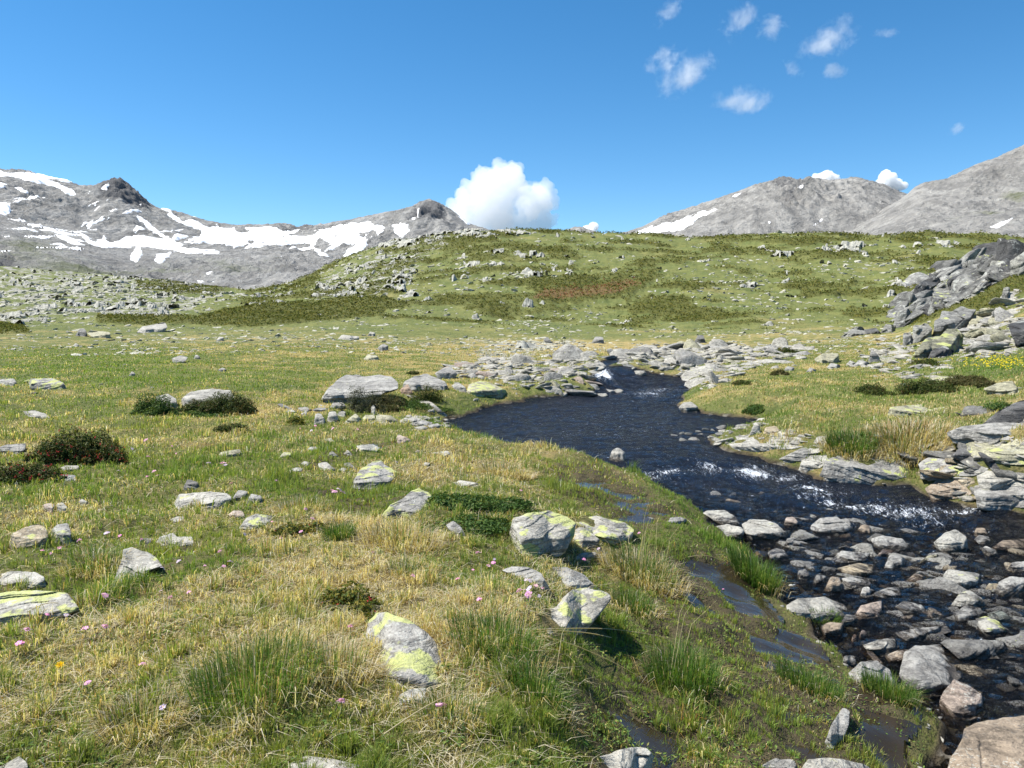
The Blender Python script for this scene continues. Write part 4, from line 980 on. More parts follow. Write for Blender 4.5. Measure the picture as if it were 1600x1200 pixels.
t('rock_slab', None, 'pale square block on top of the big bank block, right edge', [(1526,742),(1540,734),(1640,741),(1640,760),(1530,758)], .6, .0, PALE)
t('boulder', 'the big bank block', 'big bluish grey block at the water edge on the right', [(1523,758),(1560,752),(1650,757),(1650,795),(1560,790),(1527,780)], .7, .05, GREY)
t('boulder', 'the brown boulder', 'smooth brown boulder at the water edge below the massive bank slab', [(1446,762),(1465,748),(1480,743),(1500,749),(1524,765),(1512,776),(1480,779),(1455,774)], .6, 0, BROWN, 'wet')
t('stone', None, None, [(1496,750),(1505,744),(1522,747),(1525,755),(1510,758)], .6, 0, TAN)
# ---- stones in the stream
S = lambda poly, k=.6, tint=GREY, lich=0.0, label=None, short=None, noun='stream_stone': t(noun, short, label, poly, k, lich, tint, 'wet')
S([(1265,821),(1282,808),(1307,806),(1330,821),(1338,829),(1325,836),(1300,832),(1270,827)], .5)
S([(1340,828),(1346,819),(1358,820),(1365,832),(1352,837)], .7, BROWN)
S([(1222,820),(1228,808),(1240,807),(1248,816),(1240,824)], .7, PINK)
S([(1098,801),(1105,797),(1131,796),(1148,805),(1161,814),(1155,821),(1131,819),(1112,810)], .35, PALE, 0, 'flat pale slab at the grass edge where the stream bends, farther of two', 'the flat pale slab', 'rock_slab')
S([(1115,822),(1135,818),(1159,823),(1166,832),(1161,843),(1142,838),(1122,831)], .35, PALE, 0, 'flat pale slab at the grass edge where the stream bends, nearer of two', None, 'rock_slab')
S([(1159,818),(1172,810),(1197,811),(1215,818),(1225,829),(1240,827),(1245,836),(1225,844),(1202,841),(1169,834)], .5, PALE, .08, 'layered whitish slab reaching into the stream beside the flat pale slabs', 'the layered whitish slab', 'rock_slab')
S([(1223,850),(1230,841),(1242,839),(1252,848),(1240,856),(1228,855)], .7)
S([(1199,863),(1212,855),(1225,859),(1242,874),(1225,876),(1205,871)], .5)
S([(1359,841),(1380,836),(1410,841),(1432,856),(1405,861),(1370,853)], .5)
S([(1459,846),(1475,832),(1492,825),(1510,837),(1514,857),(1490,866),(1470,858)], .65, PALE, 0, 'whitish cone-shaped boulder in midstream below the rapids', 'the cone-shaped boulder', 'boulder')
S([(1519,836),(1525,824),(1538,824),(1550,838),(1540,842)], .7, BROWN)
S([(1521,842),(1530,835),(1545,838),(1553,847),(1540,853)], .6)
S([(1543,854),(1565,844),(1610,841),(1620,852),(1600,859),(1560,860)], .4, BROWN, 0, 'wide flat brown stone in the stream at the right edge')
S([(1532,858),(1540,852),(1556,859),(1565,868),(1545,869)], .6)
S([(1287,874),(1315,860),(1363,864),(1345,877),(1310,883)], .35, GREY, 0, 'flat dull grey slab lying in midstream', 'the flat dull grey slab', 'rock_slab')
S([(1366,866),(1380,857),(1401,860),(1396,868),(1375,869)], .5, PINK)
S([(1379,882),(1390,866),(1405,865),(1415,872),(1412,886),(1395,891)], .7, GREY)
S([(1429,876),(1450,868),(1467,865),(1466,876),(1440,880)], .5, YEL)
S([(1308,887),(1340,879),(1365,881),(1376,892),(1352,902),(1320,895)], .5, TAN, 0, 'long tan stone with white crust behind two smaller stream stones', 'the long tan stone')
S([(1245,905),(1247,891),(1258,888),(1266,897),(1262,908)], .7)
S([(1269,907),(1275,898),(1290,899),(1292,908),(1278,912)], .6)
S([(1284,920),(1298,900),(1312,901),(1318,919),(1300,927)], .7, BROWN, 0, 'brown rounded cone of stone near the grass edge of the stream', 'the brown cone stone')
S([(1315,903),(1340,899),(1355,904),(1369,911),(1345,918),(1320,917)], .4, GREY)
S([(1408,906),(1430,895),(1453,903),(1435,912)], .4, BROWN)
S([(1474,899),(1481,887),(1500,890),(1530,895),(1541,905),(1535,917),(1515,923),(1495,921),(1480,913)], .55, PALE, .15, 'blocky white boulder with a lichen spot, right side of the stream', 'the blocky white boulder', 'boulder')
S([(1552,924),(1560,908),(1580,899),(1620,904),(1620,922),(1580,928)], .6)
S([(1572,888),(1580,878),(1620,874),(1630,888),(1600,893)], .5, GREY)
S([(1342,928),(1348,917),(1358,916),(1362,924),(1354,934)], .7)
S([(1364,926),(1385,918),(1404,916),(1413,932),(1390,937),(1370,934)], .5)
S([(1479,944),(1500,925),(1515,921),(1535,934),(1546,946),(1520,951),(1490,949)], .6, PALE, .25)
S([(1398,947),(1412,938),(1440,944),(1452,953),(1425,959),(1405,956)], .5, GREY)
S([(1489,957),(1510,944),(1532,949),(1536,959),(1515,971),(1495,968)], .5)
S([(1524,966),(1540,961),(1560,969),(1582,982),(1570,990),(1550,993),(1530,983)], .5, PALE, .22, 'elongated white stone with lichen specks beside the greenish slab')
S([(1542,958),(1565,952),(1591,965),(1580,972),(1555,970)], .35, GREEN_, 0, 'thin greenish slab in the stream behind an elongated white stone', 'the greenish slab')
S([(1228,945),(1245,934),(1290,931),(1320,944),(1328,956),(1310,968),(1295,974),(1260,966),(1235,958)], .5, PALE, .14, 'large low pale boulder at the grass edge with a dark layered back', 'the low pale boulder', 'boulder')
S([(1330,957),(1345,945),(1378,937),(1379,964),(1355,969),(1340,965)], .55, PINK, 0, 'pinkish tan angular stone beside the large low pale boulder', 'the pinkish tan stone')
S([(1311,970),(1322,959),(1338,961),(1343,970),(1332,976),(1316,976)], .6)
S([(1282,978),(1295,971),(1320,973),(1324,985),(1312,994),(1288,992)], .6, BROWN, 0, 'brown speckled stone at the turf edge in front of the large low pale boulder')
S([(1340,992),(1347,983),(1357,988),(1354,996),(1344,997)], .7, PINK)
S([(1328,998),(1334,990),(1342,994),(1341,1001),(1332,1003)], .7, RUST)
S([(1398,988),(1430,981),(1480,977),(1487,986),(1455,996),(1410,996)], .5, GREY)
S([(1348,1007),(1370,999),(1395,995),(1408,1002),(1400,1016),(1380,1022),(1360,1016)], .5, PALE, 0, 'white-crusted oval stone beside a long dark plank of rock', 'the white-crusted oval stone')
S([(1468,1003),(1480,998),(1560,999),(1585,1007),(1600,1019),(1590,1027),(1540,1029),(1500,1019)], .7, DARK, 0, 'long dark striped plank of rock in the stream near the right edge', 'the dark striped plank', 'rock_slab')
S([(1405,1050),(1412,1014),(1430,1005),(1470,1005),(1495,1014),(1506,1030),(1516,1046),(1505,1052),(1492,1062),(1472,1086),(1440,1085),(1420,1074)], .35, GREY, .08, 'biggest grey crusted boulder at the near stream edge', 'the biggest stream boulder', 'boulder')
S([(1383,1024),(1400,1016),(1418,1014),(1432,1025),(1416,1038),(1393,1037)], .5, BROWN)
S([(1467,1094),(1475,1077),(1490,1059),(1510,1067),(1535,1084),(1547,1103),(1535,1118),(1510,1124),(1485,1114),(1470,1103)], .45, PINK, .1, 'pale wedge-shaped stone leaning on the biggest grey stream boulder', 'the pale wedge stone', 'boulder')
S([(1326,1050),(1345,1032),(1370,1031),(1390,1045),(1408,1068),(1380,1078),(1355,1074),(1335,1064)], .45, GREY, 0, 'smooth bluish grey rock half sunk in turf beside the stream', 'the smooth half-sunk rock', 'boulder')
S([(1312,1034),(1320,1024),(1335,1024),(1340,1034),(1325,1040)], .6)
S([(1354,1019),(1362,1016),(1388,1036),(1380,1040)], .5, BROWN)
S([(1466,1215),(1488,1176),(1504,1146),(1506,1131),(1540,1120),(1600,1114),(1690,1140),(1700,1240),(1600,1290),(1500,1260)], .35, BROWN, .06, 'huge flat pinkish brown boulder with grey crust filling the bottom right corner', 'the corner boulder', 'boulder')
S([(1565,998),(1573,991),(1582,994),(1578,999)], .6)
S([(1585,996),(1595,985),(1612,988),(1612,1000)], .6)
t('rock_slab', None, 'smooth slab at the bottom edge left of the corner boulder', [(1250,1205),(1262,1184),(1300,1182),(1350,1192),(1372,1208),(1300,1230),(1255,1225)], .3, .1, PALE)
t('boulder', None, 'grey boulder cut by the bottom edge in the wet turf', [(918,1205),(935,1181),(980,1166),(1010,1167),(1024,1180),(1010,1200),(980,1222),(930,1222)], .4, .05, PALE)
t('stone', None, 'low wet slab at the bottom edge between two seep pools', [(1190,1196),(1210,1183),(1240,1186),(1250,1200),(1215,1206)], .4, 0, GREY)
t('stone', None, 'cracked wet rock standing in seep water near the bottom edge', [(1287,1168),(1284,1152),(1300,1128),(1316,1104),(1328,1108),(1327,1130),(1311,1152),(1302,1170)], .5, 0, GREY, 'wet')
# ---- far meadow and right meadow
for p, kk, tn, li, lb in [([(1067,541),(1070,534),(1082,532),(1086,538),(1078,542)], .8, GREY, 0, 'low stone beside the dark pointed stone on the far tan meadow'), ([(1081,535),(1090,524),(1099,523),(1104,533),(1094,537)], .8, DARK, 0, 'dark pointed stone standing on the far tan meadow'),
                          ([(1272,561),(1285,552),(1310,552),(1312,564),(1282,569)], .5, YEL, .05, None), ([(1288,574),(1298,567),(1313,570),(1312,576)], .6, GREY, 0, None), ([(1354,564),(1362,545),(1373,555),(1377,563),(1364,567)], .9, GREY, 0, 'dark pyramid stone standing in the right meadow'),
                          ([(1330,570),(1342,562),(1358,566),(1352,573)], .6, GREY, 0, None), ([(1320,568),(1328,563),(1338,567),(1332,571)], .6, PALE, 0, None), ([(1220,578),(1230,572),(1242,574),(1238,580)], .6, GREY, 0, None), ([(1256,580),(1266,574),(1276,578),(1270,582)], .6, GREY, 0, None),
                          ([(207,519),(222,510),(240,507),(258,503),(262,511),(255,517),(238,520),(220,521)], .5, PALE, 0, 'big pale split boulder in front of the dark green mat, far left meadow'), ([(135,520),(142,516),(172,519),(174,529),(155,529)], .5, YEL, .1, None), ([(115,522),(125,513),(134,515),(138,522),(120,526)], .8, DARK, 0, None),
                          ([(110,540),(118,536),(124,539),(120,542)], .7, PALE, 0, None), ([(268,560),(282,555),(294,558),(285,564),(272,568)], .5, PALE, 0, None), ([(300,560),(306,554),(313,557),(311,561)], .8, GREY, 0, None), ([(198,586),(206,580),(212,584),(206,588)], .7, PALE, 0, None),
                          ([(340,578),(348,574),(354,578),(348,581)], .7, GREY, 0, None), ([(524,528),(535,523),(562,526),(560,531),(535,531)], .5, PALE, 0, None), ([(572,524),(578,518),(587,520),(586,526)], .8, PALE, 0, None), ([(590,543),(598,537),(607,540),(606,548),(596,549)], .8, GREY, 0, None),
                          ([(565,560),(575,553),(590,556),(596,563),(575,563)], .5, YEL, .1, None), ([(335,532),(342,526),(350,527),(349,533)], .8, PALE, 0, None), ([(848,530),(856,526),(866,534),(860,537)], .7, DARK, 0, None), ([(922,534),(930,526),(942,526),(945,534),(930,537)], .8, GREY, 0, None)]:
    t('boulder' if lb or p[0][1] < 535 else 'stone', None, lb, p, kk, li, tn)
# ---- outcrop on the right slope
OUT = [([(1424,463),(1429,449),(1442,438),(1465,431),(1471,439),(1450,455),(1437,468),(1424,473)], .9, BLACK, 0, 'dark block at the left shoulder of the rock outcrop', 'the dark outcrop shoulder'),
 ([(1463,434),(1480,420),(1497,414),(1516,406),(1536,403),(1544,417),(1525,425),(1506,424),(1487,426),(1470,438)], .5, GREY, .1, 'layered grey ridge forming the crest of the rock outcrop', 'the outcrop crest'),
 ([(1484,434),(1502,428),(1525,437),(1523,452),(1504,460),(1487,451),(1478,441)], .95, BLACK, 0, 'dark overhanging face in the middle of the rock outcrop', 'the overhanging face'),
 ([(1462,453),(1480,436),(1490,445),(1505,461),(1498,473),(1474,483),(1452,484),(1449,476)], .5, GREY, .25, 'lichen-edged grey block below the overhanging face of the outcrop', None),
 ([(1543,424),(1549,408),(1568,407),(1578,421),(1581,435),(1562,443),(1549,439),(1542,434)], .5, PALE, .1, 'smooth pale slab right of the overhanging face', 'the smooth outcrop slab'),
 ([(1515,453),(1540,433),(1560,441),(1546,451),(1525,459)], .5, PALE, 0, 'stepped pale ledge under the smooth outcrop slab', None),
 ([(1420,478),(1435,466),(1456,466),(1456,484),(1442,492),(1422,492)], .7, GREY, .05, 'cracked grey block with a dark foot low on the outcrop', None),
 ([(1394,502),(1405,485),(1420,482),(1425,492),(1416,501),(1401,508)], .7, GREY, .1, None, None), ([(1374,516),(1384,506),(1400,508),(1398,518),(1381,521)], .6, PALE, 0, None, None),
 ([(1305,526),(1334,511),(1347,510),(1360,521),(1337,526)], .4, PALE, 0, 'flat pale boulder at the left foot of the outcrop slope', None), ([(1350,515),(1369,512),(1381,520),(1358,523)], .5, DARK, 0, None, None),
 ([(1410,538),(1411,520),(1422,519),(1429,529),(1424,540)], .95, GREY, 0, None, None), ([(1424,533),(1427,508),(1439,508),(1446,504),(1457,512),(1455,525),(1439,532),(1427,536)], .95, PALE, 0, 'row of upright fluted slabs below the dark heath', 'the fluted slabs'),
 ([(1456,522),(1460,501),(1469,496),(1472,485),(1487,487),(1502,478),(1512,483),(1526,483),(1522,495),(1506,507),(1484,516),(1467,525)], .6, GREY, .12, 'broad angular block with a rusty face between heath and fluted slabs', None),
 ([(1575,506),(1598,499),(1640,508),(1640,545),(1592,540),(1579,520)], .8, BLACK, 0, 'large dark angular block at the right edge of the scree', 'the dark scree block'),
 ([(1425,543),(1446,528),(1469,525),(1480,513),(1496,513),(1506,524),(1503,540),(1491,552),(1469,550),(1450,560),(1427,560)], .5, YEL, .5, 'large lichen-yellow slab at the foot of the scree', 'the lichen-yellow slab'),
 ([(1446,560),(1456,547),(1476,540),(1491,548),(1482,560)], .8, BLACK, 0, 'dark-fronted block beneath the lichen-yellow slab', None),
 ([(1562,469),(1568,449),(1578,448),(1578,465),(1567,474)], .8, PALE, .05, 'pale leaning stone standing in the heath above the scree', None), ([(1578,408),(1600,393),(1640,390),(1640,424),(1590,435),(1579,432)], .6, PALE, .05, 'pale blocks at the top right end of the outcrop', None)]
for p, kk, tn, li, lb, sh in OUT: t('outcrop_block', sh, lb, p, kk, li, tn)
for i, sp in enumerate(T): add_traced(sp, 1000 + i * 7)

# ---- loose rocks scattered by kind: prototype solids with shared meshes
def proto(seed, flat, sub):
    import bmesh
    rg = np.random.default_rng(seed)
    bm = bmesh.new(); bmesh.ops.create_icosphere(bm, subdivisions=sub, radius=1)
    V = np.array([v.co[:] for v in bm.verts]); Fc = np.array([[v.index for v in f.verts] for f in bm.faces]); bm.free()
    N = rg.normal(size=(15, 3)); N[0] = (rg.uniform(-.2, .2), rg.uniform(-.2, .2), 1); N[1] = (0, .1, -1); N[:, 2] *= .8
    N /= np.linalg.norm(N, axis=1, keepdims=True)
    dd = rg.uniform(.55, .95, 15); dd[0] = rg.uniform(.5, .7)
    dot = V @ N.T
    rr_ = np.where(dot > .05, dd / np.maximum(dot, .05), 9)
    k = 48
    rad = -np.log(np.exp(-k * np.clip(rr_, 0, 1.4)).sum(1) + np.exp(-k * 1.1)) / k
    P = V * rad[:, None]
    P *= 1 + (.12 * fbm3(P * 2.1, 3, seed)[:, None] + (.05 * fbm3(P * 7, 3, seed + 1)[:, None] if sub > 2 else 0))
    if sub > 3:
        sv = P @ np.array([.25, .2, 5.0]) + .6 * fbm3(P * 1.5, 2, seed + 2); lay = noise3(np.stack([np.floor(sv) * 3.7, 0 * sv, 0 * sv], -1), seed + 4)
        P[:, :2] *= 1 + .10 * lay[:, None] + .05 * (sv - np.floor(sv))[:, None]
    P = P * np.array([1.0, rg.uniform(.6, .85), flat * rg.uniform(.8, 1.2)])
    P /= np.ptp(P[:, 0]) / 2
    return P, Fc
PB = [mesh_np('stone', *proto(300 + i, .62, 4), True) for i in range(12)]
PS = [mesh_np('rock_slab', *proto(400 + i, .26, 4), True) for i in range(12)]
PC2 = [mesh_np('stream_stone', *proto(480 + i, .34 + .03 * (i % 4), 4), True) for i in range(12)]
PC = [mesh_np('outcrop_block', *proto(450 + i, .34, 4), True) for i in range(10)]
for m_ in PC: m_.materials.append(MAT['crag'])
def fill(poly, n, wlo, whi, gap, seed, avoid=()):
    """n spots inside a traced patch, kept apart"""
    rg = np.random.default_rng(seed); P = np.array(poly, float); out = []
    tries = 0
    while len(out) < n and tries < n * 60:
        tries += 1
        x = rg.uniform(P[:, 0].min(), P[:, 0].max()); y = rg.uniform(P[:, 1].min(), P[:, 1].max())
        if poly_sd(np.array([x]), np.array([y]), P)[0] > 0: continue
        wv = wlo + (whi - wlo) * rg.random() ** 1.8
        if any(abs(x - a) < gap * (wv + b) / 2 and abs(y - c_) < gap * (wv + b) / 4.5 for a, c_, b in out): continue
        out.append((x, y, wv))
    return out
def place(spots, protos, noun, zone, seed, tints, mat='rock', tilt=.35, lich=(0, .2), sink=.35, stand=0.0, dip=0.0):
    rg = np.random.default_rng(seed)
    G = hits([s[0] for s in spots], [s[1] for s in spots])
    for (x, y, wv), g in zip(spots, G):
        d = float(np.linalg.norm(g - EYE)); s = wv / FPX * d / 2 * (1.35 if noun == 'rock_slab' else 1.1)
        me = protos[rg.integers(len(protos))]
        o = obj(noun, me, None)
        if mat == 'wet':
            if len(me.materials) == 0: me.materials.append(MAT['rock'])
        elif len(me.materials) == 0: me.materials.append(MAT['rock'])
        if MAT[mat] != me.materials[0]:
            o.material_slots[0].link = 'OBJECT'; o.material_slots[0].material = MAT[mat]
        tt = tints[rg.integers(len(tints))]
        li = rg.uniform(*lich)
        o.color = (*tt, li)
        if mat == 'wet': g[2] = float(level(g[:1], g[1:2])[0])
        hz = (me.vertices[0].co.z if False else .3)
        o.location = (g[0], g[1] + s * .5, g[2] + s * (.15 - sink) * .6 + (0 if mat != 'wet' else .0))
        if stand and rg.random() < stand:
            o.rotation_euler = (rg.uniform(.5, 1.2), rg.uniform(-.5, .5), rg.uniform(-1.0, 1.0))
        else:
            o.rotation_euler = (rg.uniform(-tilt, tilt) + .12, rg.uniform(-tilt, tilt) + dip, rg.uniform(-.7, .7))
        o.scale = (s, s * rg.uniform(.8, 1.15), s * rg.uniform(.8, 1.25))
        ROCKS.append(dict(o=o, px=x, row=y, w=wv, noun=noun, tone=TONE[tt], lich=li, short=None, label=None, mat=mat, zone=zone, d=d))
        a = np.linspace(0, 2 * math.pi, 10, endpoint=False)
        FOOT.append(np.stack([g[0] + .85 * s * np.cos(a), g[1] + s * .5 + .6 * s * np.sin(a)], -1))
place(fill([(690,578),(760,563),(860,566),(930,562),(938,578),(920,600),(915,618),(870,622),(850,606),(800,604),(795,592),(740,592),(712,590)], 58, 22, 58, .55, 1), PS, 'rock_slab', 'in the slab field left of the small waterfall', 501, [GREY, PALE, PALE, GREY, YEL, PINK], tilt=.3, stand=.12)
place([(910,611,30),(932,618,24),(948,612,22),(888,616,18),(925,604,20),(962,613,18)], PS, 'rock_slab', 'beside the small waterfall', 502, [GREY, PALE], tilt=.35)
place(fill([(972,566),(1000,550),(1050,543),(1130,542),(1165,552),(1150,575),(1130,598),(1095,604),(1085,585),(1045,572),(990,578)], 54, 26, 62, .52, 3), PS, 'rock_slab', 'in the slab ridge right of the small waterfall', 503, [GREY, PALE, PALE, GREY, YEL], tilt=.45, stand=.4)
place(fill([(966,554),(1004,550),(1004,588),(980,590)], 11, 24, 44, .5, 31) + fill([(918,556),(946,558),(934,580),(918,590)], 6, 24, 40, .5, 32), PS, 'rock_slab', 'around the small waterfall', 531, [GREY, GREY, PALE, DARK], tilt=.35, stand=.15)
place(fill([(1160,555),(1190,540),(1250,540),(1262,552),(1230,565),(1170,575)], 18, 24, 52, .6, 4), PS, 'rock_slab', 'at the right end of the slab ridge', 504, [GREY, PALE], tilt=.35, stand=.2)
place(fill([(1500,545),(1512,508),(1545,492),(1600,460),(1600,500),(1575,503),(1585,535),(1600,545),(1560,552)], 42, 24, 56, .5, 5), PS, 'rock_slab', 'on the scree below the outcrop', 505, [PALE, GREY, YEL, YEL], tilt=.5, stand=.35)
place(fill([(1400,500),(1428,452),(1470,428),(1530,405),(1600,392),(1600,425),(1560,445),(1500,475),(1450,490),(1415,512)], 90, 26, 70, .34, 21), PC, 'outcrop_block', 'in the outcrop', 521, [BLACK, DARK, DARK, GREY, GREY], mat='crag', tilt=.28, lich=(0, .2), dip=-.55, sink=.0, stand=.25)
place(fill([(1380,530),(1410,545),(1430,560),(1500,565),(1470,585),(1380,585),(1330,575)], 16, 14, 34, .8, 6), PS, 'rock_slab', 'on the grass at the foot of the outcrop', 506, [PALE, GREY, YEL], tilt=.3, lich=(.1, .45))
place(fill([(1400,600),(1440,582),(1500,588),(1510,596),(1440,602)], 7, 14, 40, .8, 7), PS, 'rock_slab', 'behind the dark shrubs of the right meadow', 507, [PALE, YEL], tilt=.2, lich=(.1, .4))
place(fill([(1040,680),(1110,670),(1160,668),(1180,684),(1120,694),(1060,692)], 16, 9, 24, .7, 8), PB, 'stone', 'on the stony right shore of the pool', 508, [GREY, PALE, PALE], tilt=.3)
place(fill([(1430,700),(1500,690),(1600,715),(1600,790),(1530,780),(1450,745)], 22, 24, 66, .5, 12), PS, 'rock_slab', 'on the right bank', 512, [GREY, DARK, DARK, TAN], tilt=.3)
place(fill([(1500,625),(1600,600),(1600,640),(1520,660),(1480,660)], 5, 20, 50, .8, 13), PS, 'rock_slab', 'above the right bank', 513, [GREY, DARK], tilt=.3)
place(fill([(1230,812),(1300,800),(1420,830),(1610,860),(1610,1110),(1540,1060),(1420,1000),(1330,930),(1240,890)], 200, 14, 60, .40, 9), PC2, 'stream_stone', 'in the shallow stream', 509, [GREY, GREY, DARK, PALE, BROWN, GREY, GREY, DARK, TAN, GREY], mat='wet', tilt=.3, sink=.5)
place(fill([(1090,760),(1180,770),(1260,790),(1240,810),(1150,795)], 6, 14, 34, 1.0, 10), PB, 'stream_stone', 'in the rapids', 510, [DARK, GREY, BROWN], mat='wet', tilt=.2, sink=.6)
place(fill([(-20,600),(200,565),(480,560),(470,620),(250,605),(60,630)], 8, 7, 16, 1.0, 11), PB, 'stone', 'in the left meadow', 511, [PALE, GREY], sink=.5)

# ------------------------------------------------------------------ blades (numpy builder shared by turf and tussocks)
def blades(base, leanx, leany, length, width, colr, curl, rng, tipcol=None):
    """n blades -> verts, faces (quad list, tri list), colours. lean = horizontal displacement of the tip as share of the length."""
    n = len(base)
    a = rng.uniform(0, math.pi, n)
    wx, wy = np.cos(a) * width / 2, np.sin(a) * width / 2
    L = np.hypot(leanx, leany); hz = np.sqrt(np.clip(1 - np.clip(L, 0, .97) ** 2, .02, 1))
    m = np.stack([base[:, 0] + leanx * length * .32, base[:, 1] + leany * length * .32, base[:, 2] + hz * length * .62], -1)
    t_ = np.stack([base[:, 0] + leanx * length, base[:, 1] + leany * length, base[:, 2] + hz * length * (1 - curl)], -1)
    wv = np.stack([wx, wy, 0 * wx], -1)
    V = np.stack([base - wv, base + wv, m + wv * .75, m - wv * .75, t_], 1).reshape(-1, 3)
    i = np.arange(n) * 5
    q = np.stack([i, i + 1, i + 2, i + 3], -1); tr = np.stack([i + 3, i + 2, i + 4], -1)
    c = np.repeat(colr[:, None, :], 5, 1)
    if tipcol is not None: c[:, 4] = tipcol; c[:, 2:4] = .55 * c[:, 2:4] + .45 * tipcol[:, None]
    return V, [q, tr], c.reshape(-1, 3)
def in_rocks(x, y, shrink=.0):
    bad = np.zeros(len(x), bool)
    for hl in FOOT:
        lo = hl.min(0); hi = hl.max(0)
        k = np.where((x > lo[0]) & (x < hi[0]) & (y > lo[1]) & (y < hi[1]) & ~bad)[0]
        if len(k):
            bad[k] = poly_sd(x[k], y[k], hl) < shrink
    return bad

# ------------------------------------------------------------------ turf
def make_turf(N, seed):
    rg = np.random.default_rng(seed)
    lr0, lr1 = math.log(2.0), math.log(40)
    u = rg.random(N) ** 1.35
    r = np.exp(lr0 + (lr1 - lr0) * u); th = rg.uniform(-37, 37, N) * math.pi / 180
    # clumping: pull seeds toward tuft centres
    x = r * np.sin(th); y = r * np.cos(th)
    cell = .09 + 0 * r
    wx_ = x + .06 * noise2(x / .17, y / .17, 411); wy_ = y + .06 * noise2(x / .17 + 9, y / .17, 412)
    cxn = np.floor((wx_ * .8 + wy_ * .6) / cell); cyn = np.floor((wy_ * .8 - wx_ * .6) / cell)
    hsh = _hash(cxn, cyn, np.zeros(N), 9) / 4294967296.0; hs2 = _hash(cxn, cyn, np.zeros(N), 10) / 4294967296.0
    ua = (cxn + .15 + .7 * hsh) * cell; va = (cyn + .15 + .7 * hs2) * cell; tx = ua * .8 - va * .6; ty = ua * .6 + va * .8
    pull = .5 * (rg.random(N) < .65) * (r < 9)
    x = x + (tx - x) * pull; y = y + (ty - y) * pull
    h = H(x, y); sd = np.where(r < 34, stream_sd(x, y), 9); ms = np.where(r < 16, marsh_sd(x, y), 9)
    px, row = project(np.stack([x, y, h], -1))
    keep = (sd > .0) & ~in_rocks(x, y, -.025) & (row < 1330)
    mz = marsh_z(x, y)
    sub = (ms < .1) & (h < mz)
    keep &= ~(sub & (rg.random(N) < .8)); keep &= ~((ms < .05) & (rg.random(N) < .3))
    rk = rock_w(x, y, px, row); keep &= (rk < .4)
    x, y, h, sd, ms, px, row, r, hsh, hs2, sub, tx, ty = [v[keep] for v in (x, y, h, sd, ms, px, row, r, hsh, hs2, sub, tx, ty)]
    n = len(x)
    st = straw_w(x, y, px, row)
    patch = fbm2(x / .8, y / .8, 3, 402)
    bare = sstep(.22, .5, fbm2(x / .55, y / .55, 3, 404)) * (r < 12)
    is_st = rg.random(n) < np.clip(st * 1.0 + .03 + .4 * (hsh - .5) + .8 * patch, .04, .96)
    wetg = sstep(.5, .1, ms) + sstep(.6, .1, sd)
    is_st &= ~((wetg > .5) & (rg.random(n) < .75))
    tall = sstep(.15, .5, fbm2(x / .6, y / .6, 2, 403)) * (1 - sstep(10, 20, r))
    lush = np.clip(blobs(px, row, GREEN), 0, 1)
    tuft = sstep(.72, .95, hs2)
    ln = rg.uniform(.02, .055, n) * (1 + 1.9 * tall + .6 * lush + 1.1 * tuft) * np.where(is_st, 1.15, 1.0)
    ln *= (1 - .6 * bare)
    ln = np.where(sub, ln * .8 + .03, ln) * (1 - .2 * sstep(8, 22, r))
    ln = np.where((ms < .25) & (px > 900), ln * .6, ln); ln = np.where((sd < .5) & (px > 1000), ln * .8, ln)
    wd = np.maximum(rg.uniform(.0022, .0042, n), r * .00075 * rg.uniform(.7, 1.3, n))
    # tufts fan outward from their centres
    fx = (x - tx); fy = (y - ty); fl = np.hypot(fx, fy) + 1e-5
    lean = np.where(is_st, rg.uniform(.35, .97, n), rg.uniform(.1, .75, n))
    aa = rg.uniform(0, 2 * math.pi, n)
    lx = lean * (.6 * np.cos(aa) + .5 * fx / fl + .10); ly = lean * (.6 * np.sin(aa) + .5 * fy / fl - .05)
    g1 = np.array([.088, .155, .03]); g2 = np.array([.20, .275, .065]); g3 = np.array([.27, .275, .08])
    k = np.clip(rg.random(n) * .6 + .4 * (.5 + patch), 0, 1)[:, None]
    gc = g1 * (1 - k) + g2 * k
    k2 = np.clip(.5 + fbm2(x / 1.7, y / 1.7, 2, 405) * 1.2 + .3 * (hsh - .5), 0, 1)[:, None]
    gc = gc * (1 - .45 * k2) + g3 * .45 * k2
    lu = lush[:, None] * .7
    gc = gc * (1 - lu) + (np.array([.085, .20, .025]) * (.7 + .6 * k)) * lu
    s1 = np.array([.40, .32, .13]); s2 = np.array([.58, .50, .30]); s3 = np.array([.28, .18, .075])
    k3 = rg.random(n)[:, None]
    sc_ = s1 * (1 - k3) + s2 * k3
    sc_ = np.where((rg.random(n) < .22)[:, None], s3, sc_)
    sc_ = np.where(((rg.random(n) < .10 + .3 * bare) & (r < 14))[:, None], np.array([.52, .49, .42]), sc_)
    c = np.where(is_st[:, None], sc_, gc)
    c = np.where(((ms < 0) & (rg.random(n) < .3))[:, None], c * np.array([1.0, .8, .55]), c * np.where(ms < 0, 1.2, 1.0)[:, None])
    c *= rg.uniform(.85, 1.45, n)[:, None]
    tip = np.where(((rg.random(n) < .3) & ~is_st)[:, None], c * .5 + .5 * s1, c * 1.1)
    lit = is_st & (rg.random(n) < .16) & (r < 11) & (ms > -.1)
    ln = np.where(lit, rg.uniform(.07, .2, n), ln); q_ = np.where(lit, .96 / np.maximum(np.hypot(lx, ly), .05), 1); lx = lx * q_; ly = ly * q_
    c = np.where(lit[:, None], np.array([.60, .54, .40]) * rg.uniform(.6, 1.15, n)[:, None], c); tip = np.where(lit[:, None], c, tip)
    curl = np.where(is_st, rg.uniform(.1, .6, n), rg.uniform(0, .25, n))
    curl = np.where(lit, rg.uniform(.0, .5, n), curl)
    b = np.stack([x, y, h - .008], -1)
    return blades(b, lx, ly, ln, wd, c, curl, rg, tip)
V, F, C = make_turf(900000, 71)
